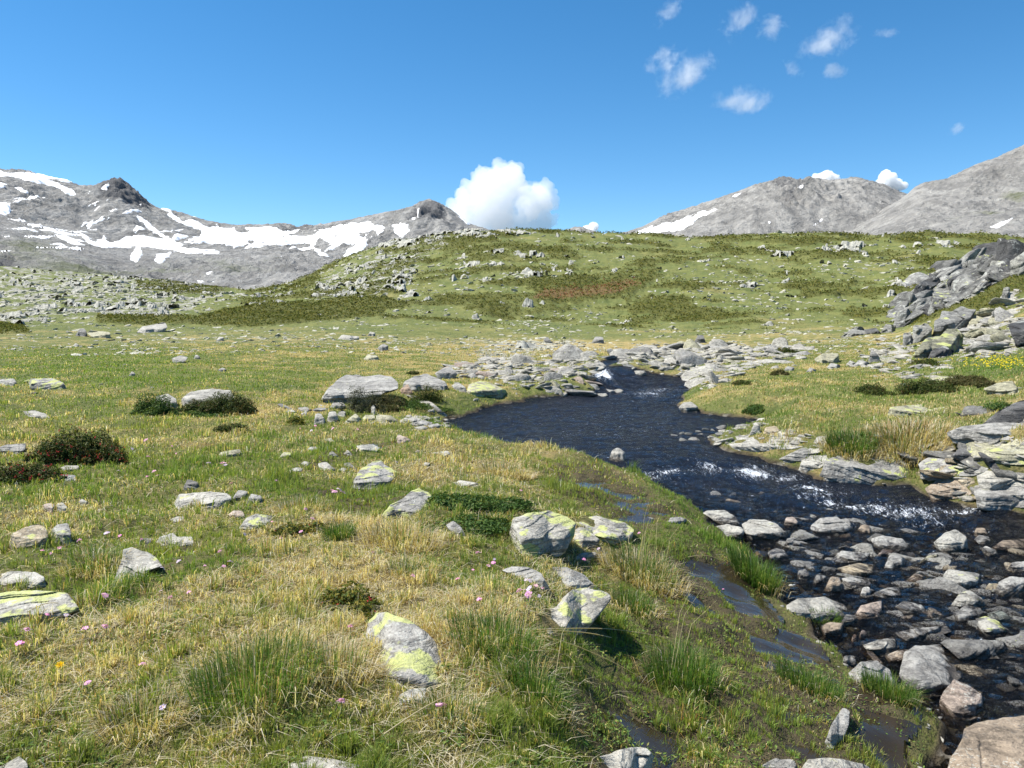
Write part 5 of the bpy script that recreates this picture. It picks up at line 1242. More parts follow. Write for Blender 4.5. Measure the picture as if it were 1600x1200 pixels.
tag(obj('grass', mesh_np('grass', V, F, True, dict(Col=C)), MAT['blade']), 'short green and straw coloured alpine turf covering the valley floor', 'grass', kind='stuff')

# low broad-leaved herbs and moss between the blades
rg = np.random.default_rng(72); N = 60000
r = np.exp(rg.uniform(math.log(2.2), math.log(9), N)); th = rg.uniform(-36, 36, N) * math.pi / 180
x = r * np.sin(th); y = r * np.cos(th); pt = fbm2(x / .45, y / .45, 3, 421)
k = (pt > .12) & (rg.random(N) < .9) & (stream_sd(x, y) > .02) & ~in_rocks(x, y, .0); x, y, r = x[k], y[k], r[k]; n = len(x)
nr_ = rg.normal(0, .45, (n, 3)) + np.array([0, -.1, 1.]); nr_ /= np.linalg.norm(nr_, axis=1, keepdims=True)
cl = np.array([(.08, .15, .03), (.12, .19, .04), (.17, .22, .05), (.07, .12, .035), (.20, .20, .06)])
HERBS = (x, y, r, nr_, cl, n)
# ------------------------------------------------------------------ tussocks that stand out of the turf
def tussock(px, row, wpx, hpx, green, label, seed, droop=.3, stalks=0, n=None):
    rg = np.random.default_rng(seed); g = hit(px, row); d = float(np.linalg.norm(g - EYE)); R_ = wpx / FPX * d / 2; Hh = hpx / FPX * d
    root = empty('grass_tussock', g)
    tag(root, label, 'grass tussock', 'grass tussocks standing out of the turf')
    def part(name, n, cols, lmul, leanlo, leanhi, w, rad):
        a = rg.uniform(0, 2 * math.pi, n); q = np.sqrt(rg.random(n)) * rad
        bx, by = q * np.cos(a) * R_, q * np.sin(a) * R_ * .8
        bz = H(g[0] + bx, g[1] + by) - g[2] - .01
        le = rg.uniform(leanlo, leanhi, n) * (.35 + .65 * q / rad)
        a2 = a + rg.normal(0, .5, n)
        ln = Hh * rg.uniform(.55, 1.15, n) * lmul
        c = np.array(cols)[rg.integers(len(cols), size=n)] * rg.uniform(.75, 1.25, n)[:, None]
        V, F, C = blades(np.stack([bx, by, bz], -1), le * np.cos(a2), le * np.sin(a2), ln, rg.uniform(.7, 1.3, n) * w, c, rg.uniform(0, .35, n) + droop * le, rg)
        obj(name, mesh_np(name, V, F, True, dict(Col=C)), MAT['blade'], root)
    k = n or int(900 * (R_ / .2))
    w = max(.0028, d * .0006)
    straw = [(.42, .34, .16), (.52, .45, .30), (.36, .26, .11), (.55, .5, .4)]
    grn = [(.07, .15, .025), (.12, .2, .04), (.05, .11, .02), (.18, .22, .06)]
    if green > .02: part('green_blades', int(k * green), grn, 1.0, .1, .75, w, .75)
    part('dead_blades', int(k * (1 - green) + 60), straw, .8, .5, 1.0, w * 1.15, 1.0)
    if stalks:
        m = stalks; a = rg.uniform(-1.0, 1.6, m)
        bx, by = rg.uniform(-.5, .5, m) * R_, rg.uniform(-.4, .4, m) * R_
        le = rg.uniform(.15, .6, m)
        V, F, C = blades(np.stack([bx, by, np.zeros(m)], -1), le * np.cos(a), le * np.sin(a) * .6, Hh * rg.uniform(1.5, 2.6, m), np.full(m, w * .9), np.tile(np.array([[.55, .47, .28]]), (m, 1)), np.full(m, .05), rg)
        obj('dry_stalks', mesh_np('dry_stalks', V, F, True, dict(Col=C)), MAT['blade'], root)
TUS = [(1005, 905, 130, 62, .35, 'big tussock with drooping white straw base and tall dry stalks beside the seep water', 3, 12), (1065, 1065, 130, 70, .92, 'fresh bright green tussock standing in seep water', 4, 3), (775, 1015, 170, 80, .7, 'dark green rush tussock between two lichen rocks', 5, 4),
       (840, 1095, 120, 75, .7, 'dark green tussock with white straw skirt right of the lichen-covered foreground rock', 6, 3), (530, 845, 60, 40, .95, 'small bluish green tuft left of the straw tussock', 7, 0), (625, 850, 130, 55, .12, 'rounded straw coloured tussock in front of the split lichen rock', 8, 0),
       (400, 1075, 230, 90, .62, 'large spreading green and straw tussock in the left foreground', 9, 4), (520, 1060, 120, 90, .12, 'straw tussock hanging beside the lichen-covered foreground rock', 10, 3), (470, 800, 90, 36, .1, 'pale straw tussock beside thin seep water in the middle meadow', 11, 0),
       (990, 955, 80, 45, .6, 'green tuft at the right end of the round-stained lichen rock', 12, 0), (150, 890, 90, 50, .3, 'straw and green tussock hanging over the crooked grey slab', 13, 2), (225, 1130, 120, 60, .1, 'grey withered tussock in the bottom left turf', 14, 0),
       (1180, 910, 90, 46, .95, 'vivid green tussock on the stream bank opposite the brown cone stone', 15, 0), (1290, 970, 50, 30, .95, 'vivid green tuft against the large low pale boulder', 16, 0), (790, 745, 90, 34, .1, 'straw tussock with leaning dry stems near the pool outlet', 17, 6),
       (1330, 700, 90, 30, .6, 'green tussock with white dead stems on the right bank', 18, 5), (1420, 690, 120, 34, .1, 'broad straw tussock on the right bank', 19, 3), (700, 1120, 120, 55, .25, 'thin straw tussock in front of the lichen-covered foreground rock', 20, 5),
       (1390, 1090, 90, 40, .9, 'green tuft in the wet turf below the smooth half-sunk rock', 21, 0), (1265, 1075, 120, 36, .85, 'flat mossy green tussock in the wet turf right of the fresh green tussock', 22, 0), (640, 900, 80, 40, .3, 'small straw tuft above the lichen-covered foreground rock', 23, 2)]
for px, row, wp, hp, gr, lb, sd_i, stk in TUS: tussock(px, row, wp, hp, gr, lb, 700 + sd_i, stalks=stk)
# long dry stalks lying over the turf
for i, (pts, lb) in enumerate([([(840, 1000), (960, 1008), (1090, 1025)], 'long white dry stalk lying flat across the seep water'), ([(850, 1010), (930, 1050), (1010, 1085)], 'long white dry stalk slanting down over wet turf'),
                               ([(40, 975), (110, 968)], 'short pale dry stalk lying on turf in front of the left lichen slab'), ([(1075, 880), (1130, 890)], 'thin pale stalk bent over the green bank'), ([(600, 1170), (690, 1130), (760, 1100)], 'dry stalk lying across the bottom foreground turf'),
                               ([(955, 1010), (890, 1015), (830, 1012)], 'thick white dry stalk pointing at the round-stained lichen rock')]):
    g = hits([p[0] for p in pts], [p[1] for p in pts]); g[:, 2] += np.linspace(.05, .07, len(g))
    tt_ = np.linspace(0, 1, 12); k = len(g) - 1
    Pn = np.array([[np.interp(a * k, np.arange(k + 1), g[:, j]) for j in range(3)] for a in tt_]); Pn[:, 2] += .03 * np.sin(tt_ * math.pi)
    r_ = .003
    ring = np.array([[math.cos(a), 0, math.sin(a)] for a in np.arange(5) * 2 * math.pi / 5])
    V = (Pn[:, None] + ring[None] * r_ * np.linspace(1, .4, 12)[:, None, None]).reshape(-1, 3)
    idx = np.arange(60).reshape(12, 5)
    F = np.stack([idx[:-1], np.roll(idx, -1, 1)[:-1], np.roll(idx, -1, 1)[1:], idx[1:]], -1).reshape(-1, 4)
    o = obj('dry_stalk', mesh_np('dry_stalk', V - Pn[0], F, True, dict(Col=np.tile(np.array([[.55, .48, .33]]), (60, 1)))), MAT['blade'], loc=Pn[0])
    tag(o, lb, 'grass stalk', 'dry grass stalks')

# ------------------------------------------------------------------ shrubs
def leaves(pts, nrm, size, cols, rg):
    n = len(pts)
    t1 = np.cross(nrm, rg.normal(size=(n, 3))); t1 /= np.linalg.norm(t1, axis=1, keepdims=True) + 1e-9
    t2 = np.cross(nrm, t1)
    s = size[:, None]
    V = np.stack([pts - t1 * s, pts - t2 * s * .42 + nrm * s * .12, pts + t1 * s, pts + t2 * s * .42 + nrm * s * .12], 1).reshape(-1, 3)
    i = np.arange(n) * 4
    return V, np.concatenate([np.stack([i, i + 1, i + 2], -1), np.stack([i, i + 2, i + 3], -1)]), np.repeat(cols, 4, 0)
x, y, r, nr_, cl, n = HERBS; rg = np.random.default_rng(73)
V, F, C = leaves(np.stack([x, y, H(x, y) + rg.uniform(.004, .03, n)], -1), nr_, rg.uniform(.006, .012, n), cl[rg.integers(5, size=n)] * rg.uniform(.8, 1.3, n)[:, None], rg)
tag(obj('low_herbs', mesh_np('low_herbs', V, F, False, dict(Col=C)), MAT['leaf']), 'tiny green herb leaves and moss matted between the grass blades', 'herbs', kind='stuff')
LEAFC = dict(rhodo=[(.035, .06, .014), (.05, .075, .015), (.09, .10, .02), (.03, .045, .012), (.11, .075, .03)], juniper=[(.05, .10, .02), (.08, .135, .03), (.035, .075, .018), (.12, .15, .03)], olive=[(.05, .06, .018), (.08, .075, .025), (.10, .08, .03)], yellow=[(.09, .12, .02), (.20, .17, .03), (.05, .08, .015)], gray=[(.06, .07, .035), (.09, .095, .05), (.05, .05, .03)])
def shrub(domes, kind, label, seed, flowers=0, fcol=(.42, .04, .045), dens=1.0, leaf=.016, cat='shrub', name='shrub', stems=7):
    """domes: (px, base row, width px, height px) lobes of one bush"""
    rg = np.random.default_rng(seed)
    ex = []
    for d in domes:
        if d[2] > 24:
            for _ in range(4):
                a_ = rg.uniform(-1, 1); ex.append((d[0] + a_ * d[2] * .62, d[1] + rg.uniform(-.05, .10) * d[3] + 1, d[2] * rg.uniform(.22, .5), d[3] * rg.uniform(.25, .6)))
    domes = list(domes) + ex
    g = hits([d[0] for d in domes], [d[1] for d in domes]); dist = float(np.linalg.norm(g[0] - EYE)); mpp = dist / FPX
    base = g[0].copy()
    root = empty(name, base); tag(root, label, cat)
    Ps, Ns, Fp = [], [], []
    lf = max(leaf, dist * .0011)
    for (px, row, wp, hp), gg in zip(domes, g):
        a = wp * mpp / 2; b = a * .8; h = hp * mpp * .74
        n = int(dens * 3.3 * (a * b * 3 + 2 * a * h) / (lf * lf))
        n = int(np.clip(n, 120, 9000))
        u = rg.normal(size=(n, 3)); u[:, 2] = np.abs(u[:, 2]) * .95 + rg.normal(0, .12, n); u /= np.linalg.norm(u, axis=1, keepdims=True)
        bump = .95 + .5 * fbm3(u * 2.4 + seed, 3, seed) + .16 * noise3(u * 6, seed + 1)
        rad = bump * (1 - .6 * rg.random(n) ** 1.8)
        P = u * rad[:, None] * np.array([a, b, h])
        c = gg + np.array([0, b * .55, .0]) - base
        P = P + c; gz = H(P[:, 0] + base[0], P[:, 1] + base[1]) - base[2]
        P[:, 2] = np.maximum(P[:, 2], gz + .01)
        N = u + rg.normal(0, .75, (n, 3)); N[:, 2] += .35; N /= np.linalg.norm(N, axis=1, keepdims=True)
        Ps.append(P); Ns.append(N)
        if flowers:
            top = u[:, 2] > .15
            k = rg.choice(np.where(top)[0], min(int(flowers * a / .4) + 1, top.sum()), False); Fp.append((u[k] * (bump[k] * 1.02)[:, None] * np.array([a, b, h]) + c, u[k]))
        FOOT.append(np.stack([gg[0] + .8 * a * np.cos(np.arange(8) * .785), gg[1] + b * .55 + .8 * b * np.sin(np.arange(8) * .785)], -1))
    P = np.concatenate(Ps); N = np.concatenate(Ns); n = len(P)
    cl = np.array(LEAFC[kind]); clump = fbm3(P / (6 * lf), 2, seed + 7)
    ci = np.clip((rg.random(n) * .7 + .3 * (.5 + clump)) * len(cl), 0, len(cl) - 1).astype(int)
    c = cl[ci] * rg.uniform(.7, 1.3, n)[:, None]
    V, F, C = leaves(P, N, rg.uniform(.6, 1.2, n) * lf, c, rg)
    obj('foliage', mesh_np('foliage', V, F, False, dict(Col=C)), MAT['leaf'], root)
    # woody stems from the base into the crown
    if stems:
        SV, SF = [], []
        for k in range(stems):
            q = P[rg.integers(n)] * np.array([.9, .9, .9]); st = np.array([q[0] * .12, q[1] * .12 + .02, 0]); st[2] = float(H(np.array([st[0] + base[0]]), np.array([st[1] + base[1]]))[0] - base[2]) - .02
            for j in range(4):
                f0 = j / 3; ctr = st + (q - st) * f0 + np.array([0, 0, .15 * math.sin(f0 * math.pi) * abs(q[2])]); rad = max(.004, lf * .3) * (1 - .6 * f0)
                SV += [ctr + np.array([math.cos(aa), math.sin(aa), 0]) * rad for aa in (0, 2.1, 4.2)]
                if j:
                    o_ = len(SV) - 6
                    SF += [[o_ + e, o_ + (e + 1) % 3, o_ + 3 + (e + 1) % 3, o_ + 3 + e] for e in range(3)]
        obj('stem', mesh_np('stem', np.array(SV), np.array(SF), True), MAT['twig'], root)
    if flowers:
        FP = np.concatenate([f[0] for f in Fp]); FN = np.concatenate([f[1] for f in Fp])
        m = len(FP); FP = np.repeat(FP, 4, 0) + rg.normal(0, lf * .5, (m * 4, 3)); FN = np.repeat(FN, 4, 0) + rg.normal(0, .6, (m * 4, 3)); FN /= np.linalg.norm(FN, axis=1, keepdims=True)
        V, F, C = leaves(FP, FN, np.full(m * 4, lf * .75), np.tile(np.array([fcol]), (m * 4, 1)) * rg.uniform(.6, 1.4, m * 4)[:, None], rg)
        obj('blossoms', mesh_np('blossoms', V, F, False, dict(Col=C)), MAT['petal'], root)
    return root
shrub([(75, 722, 62, 40), (105, 724, 76, 58), (145, 722, 70, 54), (168, 724, 44, 36)], 'rhodo', 'large dark alpine rose bush dotted with red flowers, left meadow', 801, 26)
shrub([(10, 752, 60, 26), (50, 750, 50, 26), (75, 752, 36, 22)], 'rhodo', 'low alpine rose bush with red flowers at the left edge', 802, 26)
shrub([(238, 647, 56, 38), (222, 646, 30, 24)], 'juniper', 'round dark green shrub in front of a pale cracked boulder', 803, 0)
shrub([(305, 642, 46, 22), (345, 644, 72, 38), (375, 644, 36, 26)], 'rhodo', 'wide dark green shrub hiding the foot of the smooth white boulder', 804, 0)
shrub([(310, 650, 60, 10)], 'juniper', 'flat mat of green shrub before the smooth white boulder', 821, 0, stems=0)
shrub([(345, 675, 24, 14), (365, 675, 32, 18)], 'rhodo', 'small dark shrub alone in the left meadow', 805, 0)
shrub([(556, 642, 36, 54), (580, 642, 34, 44)], 'gray', 'tall greyish twiggy shrub before the long humped boulder', 806, 0, dens=.55, stems=16)
shrub([(602, 640, 50, 38), (622, 640, 34, 30)], 'olive', 'brownish twiggy shrub at the right end of the long humped boulder', 807, 0, dens=.55, stems=16)
shrub([(668, 628, 50, 36)], 'rhodo', 'dark twiggy shrub before the rounded grey boulder', 808, 0, dens=.7, stems=12)
shrub([(645, 585, 22, 8)], 'rhodo', 'small dark mat behind the second grey boulder', 809, 0)
shrub([(612, 640, 120, 14)], 'juniper', 'low green juniper mat on the knoll between boulders and pool', 810, 0, stems=0)
shrub([(460, 662, 28, 14)], 'yellow', 'small yellowish shrub near the row of upright stones', 811, 0)
shrub([(715, 795, 110, 22), (770, 800, 110, 24), (808, 792, 50, 18), (745, 830, 110, 18), (690, 785, 46, 16), (780, 822, 70, 18)], 'juniper', 'broad green juniper mat beside the split lichen rock', 812, 0, dens=.9)
shrub([(545, 955, 70, 50), (560, 975, 50, 44), (520, 945, 40, 30)], 'yellow', 'foreground evergreen shrub with yellowish leaves left of the lichen-covered rock', 813, 3, leaf=.013)
shrub([(455, 838, 50, 22), (490, 832, 40, 18)], 'yellow', 'low yellow-green shrublet in the middle meadow turf', 814, 2, leaf=.013)
shrub([(1365, 615, 46, 20)], 'rhodo', 'dark round shrub in the right meadow straw grass', 815, 0)
shrub([(1430, 614, 46, 22), (1460, 610, 50, 20), (1480, 612, 40, 16)], 'rhodo', 'spreading dark brown-green shrub between pale slabs, right meadow', 816, 0)
shrub([(1520, 600, 60, 16), (1545, 604, 30, 12)], 'olive', 'low olive shrub left of the big smooth tilted boulder', 817, 0)
shrub([(1180, 645, 30, 16)], 'juniper', 'small fresh green bush on the right bank of the pool', 818, 0)
shrub([(1220, 585, 26, 10)], 'olive', 'small dark tuft shrub above the straw bank', 819, 0)
shrub([(1160, 600, 26, 8), (1150, 602, 14, 6)], 'rhodo', 'thin dark shrub on the straw slope right of the pool inlet', 820, 0)
shrub([(1450, 570, 40, 10)], 'rhodo', 'dark little shrub below the dark-fronted block', 822, 0)
shrub([(1570, 640, 40, 12)], 'juniper', 'green shrub along the back of the stacked dark ledges', 823, 0)
shrub([(1230, 552, 30, 12)], 'rhodo', 'dark shrub among the slabs at the right end of the ridge', 824, 0)

# ------------------------------------------------------------------ pink flowers
def flower_mesh(rg, big):
    V, F, C = [], [], []
    k = 5 if big else 4
    for q in range(k):
        a = rg.uniform(0, 6.28); rr_ = .010 * math.sqrt(rg.random()) * (1.3 if big else .8)
        ctr = np.array([rr_ * math.cos(a), rr_ * math.sin(a), .004 * rg.random()]); nz_ = np.array([.5 * math.cos(a), .5 * math.sin(a) - .35, 1.]); nz_ /= np.linalg.norm(nz_)
        tx_ = np.cross(nz_, [0, 1, 0]); tx_ /= np.linalg.norm(tx_); ty_ = np.cross(nz_, tx_)
        for p in range(5):
            b = p * 1.2566 + a
            e = lambda ang, r0: ctr + (tx_ * math.cos(ang) + ty_ * math.sin(ang)) * r0
            o = len(V); r0 = .0092
            V += [ctr, e(b - .5, r0 * .75), e(b - .16, r0), e(b, r0 * .82), e(b + .16, r0), e(b + .5, r0 * .75)]
            F += [[o, o + 1, o + 2], [o, o + 2, o + 3], [o, o + 3, o + 4], [o, o + 4, o + 5]]
            C += [(.75, .55, .25)] + [(.74, .36, .72)] * 5
    return np.array(V), np.array(F), np.array(C)
def tube(p0, p1, r, sag=0):
    z = np.linspace(0, 1, 6); ctr = p0 + (p1 - p0) * z[:, None]; ctr[:, 0] += sag * np.sin(z * math.pi)
    ring = np.array([[math.cos(a), math.sin(a), 0] for a in (0, 1.57, 3.14, 4.71)])
    V = (ctr[:, None] + ring * r).reshape(-1, 3); idx = np.arange(24).reshape(6, 4)
    return V, np.stack([idx[:-1], np.roll(idx, -1, 1)[:-1], np.roll(idx, -1, 1)[1:], idx[1:]], -1).reshape(-1, 4)
FLM = []
for i in range(6):
    rg = np.random.default_rng(900 + i); v, f_, c = flower_mesh(rg, i % 2)
    if i in (2, 5): c = np.where(c[:, 2:3] > .4, c * np.array([.9, 1.6, 1.2]), c)
    if i == 4: c = np.where(c[:, 2:3] > .4, c * np.array([1.15, .8, 1.05]), c)
    m = mesh_np('blossom', v, f_, False, dict(Col=c)); m.materials.append(MAT['petal'])
    v, f_ = tube(np.array([0, 0, -1.]), np.array([0, 0, 0.]), 1, .2)
    FLM.append((m,))
_sv, _sf = tube(np.array([0., 0, 0]), np.array([0., 0, 1]), 1.0)
STEM = mesh_np('stem', _sv, _sf, True); STEM.materials.append(MAT['stem'])
FL = [(45,995,1),(30,1018,1.3),(134,992,.9),(167,990,1.1),(75,972,.7),(108,973,.9),(163,940,1),(255,895,.8),(280,884,.8),(295,935,.8),(253,932,.6),(268,942,.8),(320,892,.6),(350,893,.9),(360,885,.9),(383,840,.8),(345,868,.8),(124,850,1.1),(95,862,.9),(80,872,.7),(68,867,.9),(187,842,.8),(166,837,1),(222,848,.7),
      (137,1080,.7),(253,1122,1),(222,1052,.7),(534,1113,1.1),(693,1120,1.2),(548,991,.9),(580,870,.8),(645,908,1),(748,946,.9),(715,913,.8),(765,890,.8),(770,885,1),(773,880,.7),(816,931,1.3),(825,939,1.4),(837,922,.8),(825,916,.9),(849,927,.7),(843,940,.7),(825,928,.9),(749,869,1),(911,879,1.1),(934,862,.9),(998,837,.8),(738,898,.7),(815,895,.7),
      (350,726,1),(351,730,.9),(327,726,.7),(361,759,.8),(241,739,.7),(186,739,.7),(231,748,.6),(247,746,.6),(232,716,.6),(208,704,.6),(228,690,.6),(523,771,1),(535,773,1),(530,769,.8),(520,770,.9),(430,754,.6),(620,725,.6),(478,800,.9),(488,815,.7),(815,770,.7),(470,835,.7),(440,846,.7),(425,820,.6),(390,850,.7),(487,675,.6),(493,668,.6),(520,672,.6),(560,673,.6),(470,672,.5),(1130,925,.5),(270,700,.5),(275,712,.5)]
rgf = np.random.default_rng(77)
gF = hits([a for a, b, c in FL], [b + 9 for a, b, c in FL])
FLOW = []
for (px, row, sz), g in zip(FL, gF):
    d = float(np.linalg.norm(g - EYE))
    m = FLM[rgf.integers(6)][0]
    dr = ray(px, row); zt = EYE[2] + g[1] * dr[2] / dr[1]
    hgt = float(np.clip(zt - g[2], .04, .14)) + .02
    root = empty('pink_flower', g)
    o = obj('blossom', m, None, root); s = sz * max(1.0, d / 5.5) * 1.3; o.scale = (s, s, s); o.location = (0, 0, hgt); o.rotation_euler = (rgf.uniform(-.2, .5), rgf.uniform(-.3, .3), rgf.uniform(0, 6.28))
    q = obj('stem', STEM, None, root); q.scale = (.0013, .0013, hgt)
    FLOW.append(dict(o=root, px=px, row=row, w=sz, noun='flower', d=d))
# the single yellow flower
g = hit(95, 1066); root = empty('yellow_flower', g); tag(root, 'single bright yellow flower in the foreground turf, bottom left', 'flower')
V, F, C = [], [], []
for p in range(26):
    a = p * 2.4; r0 = .021 - .0004 * p; o_ = len(V); el = .15 + .03 * p
    dv = np.array([math.cos(a) * math.cos(el), math.sin(a) * math.cos(el), math.sin(el)]); sdv = np.array([-math.sin(a), math.cos(a), 0]) * .0028
    V += [np.zeros(3), dv * r0 * .8 - sdv, dv * r0, dv * r0 * .8 + sdv]; F += [[o_, o_ + 1, o_ + 2, o_ + 3]]; C += [(.75, .5, .01)] * 4
o = obj('blossom', mesh_np('blossom', np.array(V), np.array(F), False, dict(Col=np.array(C))), MAT['petal'], root); o.location = (0, 0, .07); o.rotation_euler = (.5, 0, 0)
q = obj('stem', STEM, None, root); q.scale = (.0018, .0018, .07)
# a few small yellow flowers on the far right lawn: too many and tiny to count
rg = np.random.default_rng(78)
pxs = rg.normal(1555, 35, 260); rws = rg.normal(568, 6, 260); k = (pxs < 1640) & (rws > 552) & (rws < 590)
gg = hits(pxs[k], rws[k]); n = len(gg); gg[:, 2] += .07
V, F, C = leaves(gg, np.tile(np.array([[0, -.5, .85]]), (n, 1)), np.full(n, .024), np.tile(np.array([[.8, .62, .02]]), (n, 1)), rg)
tag(obj('tiny_yellow_flowers', mesh_np('tiny_yellow_flowers', V, F, False, dict(Col=C)), MAT['petal']), 'drift of tiny yellow flowers on the green lawn below the scree', 'flowers', kind='stuff')

# ------------------------------------------------------------------ heath: leafy dwarf shrub cover over the traced mats
rg = np.random.default_rng(91)
N = 650000
r = np.exp(rg.uniform(math.log(24), math.log(270), N)); th = rg.uniform(-36, 36, N) * math.pi / 180
x = r * np.sin(th); y = r * np.cos(th); h = H(x, y); px, row = project(np.stack([x, y, h], -1))
hw = heath_w(x, y, px, row); k = (rg.random(N) < hw * 1.2 - .2) & (px > -80) & (px < 1700)
x, y, h, hw, r, px, row = [v[k] for v in (x, y, h, hw, r, px, row)]
n = len(x); sz = r * .00125 * rg.uniform(.7, 1.5, n)
hh = h + hw * (.14 + .4 * sstep(60, 140, r)) * (1 + .8 * noise2(x / 1.3, y / 1.3, 91)) + sz * .6
cl = np.array([(.07, .09, .022), (.095, .115, .028), (.15, .14, .035), (.06, .07, .02), (.19, .165, .04)]); patch = .5 + .7 * fbm2(x / 5, y / 5, 3, 92)
c = cl[np.clip((rg.random(n) * .5 + .5 * patch) * 5, 0, 4).astype(int)] * rg.uniform(.75, 1.3, n)[:, None]
rd = np.zeros(n)
for rp in ([(828, 470), (850, 455), (930, 450), (985, 452), (960, 462), (880, 470)], [(860, 462), (980, 438), (1010, 446), (900, 468)]): rd = np.maximum(rd, inpoly_px(px, row, rp, 7))
c = np.where((rg.random(n) < rd * .28)[:, None], np.array([.20, .07, .04]), c)
nrm = rg.normal(0, .6, (n, 3)) + np.array([0, -.35, .9]); nrm /= np.linalg.norm(nrm, axis=1, keepdims=True)
V, F, C = leaves(np.stack([x, y, hh], -1), nrm, sz, c, rg)
tag(obj('heath', mesh_np('heath', V, F, False, dict(Col=C)), MAT['heath']), 'dark mats of dwarf heath spread over the hill and outcrop slope', 'heath', kind='stuff')

# ------------------------------------------------------------------ countless loose stones: hillside, meadow and shores
def low_protos(k, sub, flat):
    return [proto(600 + k * 50 + i, flat, sub) for i in range(8)]
def stone_mass(name, x, y, size, seed, sub, label, mat, flat=.45, sink=.25):
    rg = np.random.default_rng(seed); pr_ = low_protos(sub, sub, flat); V, F = [], []; off = 0
    z = H(x, y)
    pi = rg.integers(8, size=len(x)); ang = rg.uniform(0, 6.28, len(x)); ti = rg.uniform(-.35, .35, (len(x), 2))
    for q in range(8):
        k = np.where(pi == q)[0]
        if not len(k): continue
        P, Fc = pr_[q]
        ca, sa = np.cos(ang[k])[:, None], np.sin(ang[k])[:, None]
        X = P[None, :, 0] * ca - P[None, :, 1] * sa; Y = P[None, :, 0] * sa + P[None, :, 1] * ca
        Z = P[None, :, 2] + X * ti[k, 0:1] + Y * ti[k, 1:2]
        W = np.stack([X, Y, Z], -1) * size[k, None, None] / 2
        W += np.stack([x[k], y[k], z[k] - size[k] * .06], -1)[:, None]
        V.append(W.reshape(-1, 3)); F.append((Fc[None] + (np.arange(len(k)) * len(P))[:, None, None] + off).reshape(-1, 3)); off += len(k) * len(P)
    me = mesh_np(name, np.concatenate(V), np.concatenate(F), sub > 1)
    o = obj(name, me, mat); o.color = (1.15, 1.13, 1.05, 0)
    return tag(o, label, 'stones', kind='stuff')
rg = np.random.default_rng(93)
N = 120000
r = np.exp(rg.uniform(math.log(30), math.log(260), N)); th = rg.uniform(-36, 36, N) * math.pi / 180
x = r * np.sin(th); y = r * np.cos(th); h = H(x, y); px, row = project(np.stack([x, y, h], -1))
dn = .05 * sstep(60, 100, r) * sstep(-.25, .35, fbm2(x / 11, y / 8, 3, 97)) + .5 * rock_w(x, y, px, row)
dn = dn + blobs(px, row, [(860, 490, 60, 14, .12), (1150, 440, 80, 14, .10), (1160, 470, 120, 20, .05), (830, 480, 120, 30, .06), (760, 420, 120, 40, .07), (1300, 410, 200, 20, .07), (560, 440, 120, 40, .10), (160, 450, 200, 40, .16), (1420, 420, 120, 14, .08), (1180, 520, 160, 8, .04)])
dn = dn + blobs(px, row, [(820, 545, 90, 16, .16), (640, 560, 160, 20, .05), (400, 530, 200, 12, .035), (1330, 560, 80, 16, .10), (1500, 545, 60, 16, .35), (1540, 510, 50, 30, .35)]) * .55
dn = 3.6 * (dn + .07 * sstep(65, 50, r) * sstep(-.1, .3, fbm2(x / 5, y / 5, 2, 98))) * (1 - .75 * heath_w(x, y, px, row))
k = rg.random(N) < dn
x, y, r = x[k], y[k], r[k]
size = r / FPX * (2.2 + 11 * rg.random(len(x)) ** 4.5)
stone_mass('scattered_stones', x, y, size, 94, 1, 'countless small pale stones strewn over the hillside and far meadow', MAT['farrock'])
N = 9000
r = np.exp(rg.uniform(math.log(3), math.log(24), N)); th = rg.uniform(-34, 36, N) * math.pi / 180
x = r * np.sin(th); y = r * np.cos(th); h = H(x, y); px, row = project(np.stack([x, y, h], -1)); sd = stream_sd(x, y)
dn = .5 * sstep(.25, 0, np.abs(sd + .05)) * (px > 1000) * .5 + .30 * (sd < .05) * sstep(1150, 1260, px) * sstep(780, 830, row) + blobs(px, row, [(810, 590, 110, 22, .6), (1060, 570, 110, 22, .6), (1120, 682, 80, 12, .7), (690, 660, 50, 8, .7), (1450, 740, 120, 40, .25), (770, 655, 40, 10, .5), (1210, 560, 60, 12, .3)])
dn = dn + .35 * (sd < -.05) * sstep(1180, 1260, px) * sstep(800, 840, row)
dn = np.where((row > 760) & (px < 1180), 0, dn)
k = (rg.random(N) < dn) & ~in_rocks(x, y, -.03); x, y, r = x[k], y[k], r[k]
size = np.clip(r / FPX * (4 + 14 * rg.random(len(x)) ** 3), .02, .4)
stone_mass('pebbles', x, y, size, 95, 2, 'pebbles and small stones on the stream bed and its shores', MAT['rock'], .5)

N = 30000
r = np.exp(rg.uniform(math.log(8), math.log(45), N)); th = rg.uniform(-12, 36, N) * math.pi / 180
x = r * np.sin(th); y = r * np.cos(th); h = H(x, y); px, row = project(np.stack([x, y, h], -1)); sd = stream_sd(x, y)
dn = np.zeros(N)
for pl, a_ in [([(685,585),(760,560),(860,562),(935,558),(940,585),(920,612),(870,622),(850,605),(800,606),(795,592),(740,592)], .8), ([(965,570),(1000,545),(1060,540),(1165,540),(1180,560),(1130,600),(1092,608),(1080,585),(1030,590)], .9), ([(1165,555),(1190,538),(1262,540),(1250,562),(1170,575)], .5),
               ([(1480,565),(1500,510),(1545,490),(1605,455),(1605,555),(1540,560)], .9), ([(1395,515),(1428,452),(1470,428),(1530,405),(1600,390),(1600,425),(1560,445),(1500,475),(1450,490)], .7), ([(1330,575),(1385,530),(1430,545),(1500,560),(1460,592),(1390,590)], .3), ([(1440,690),(1510,670),(1605,690),(1605,795),(1530,785),(1460,765)], .8), ([(1060,690),(1120,672),(1200,660),(1300,690),(1290,715),(1130,700)], .4), ([(620,652),(700,650),(700,668),(640,668)], .5)]:
    dn = np.maximum(dn, a_ * inpoly_px(px, row, pl, 5))
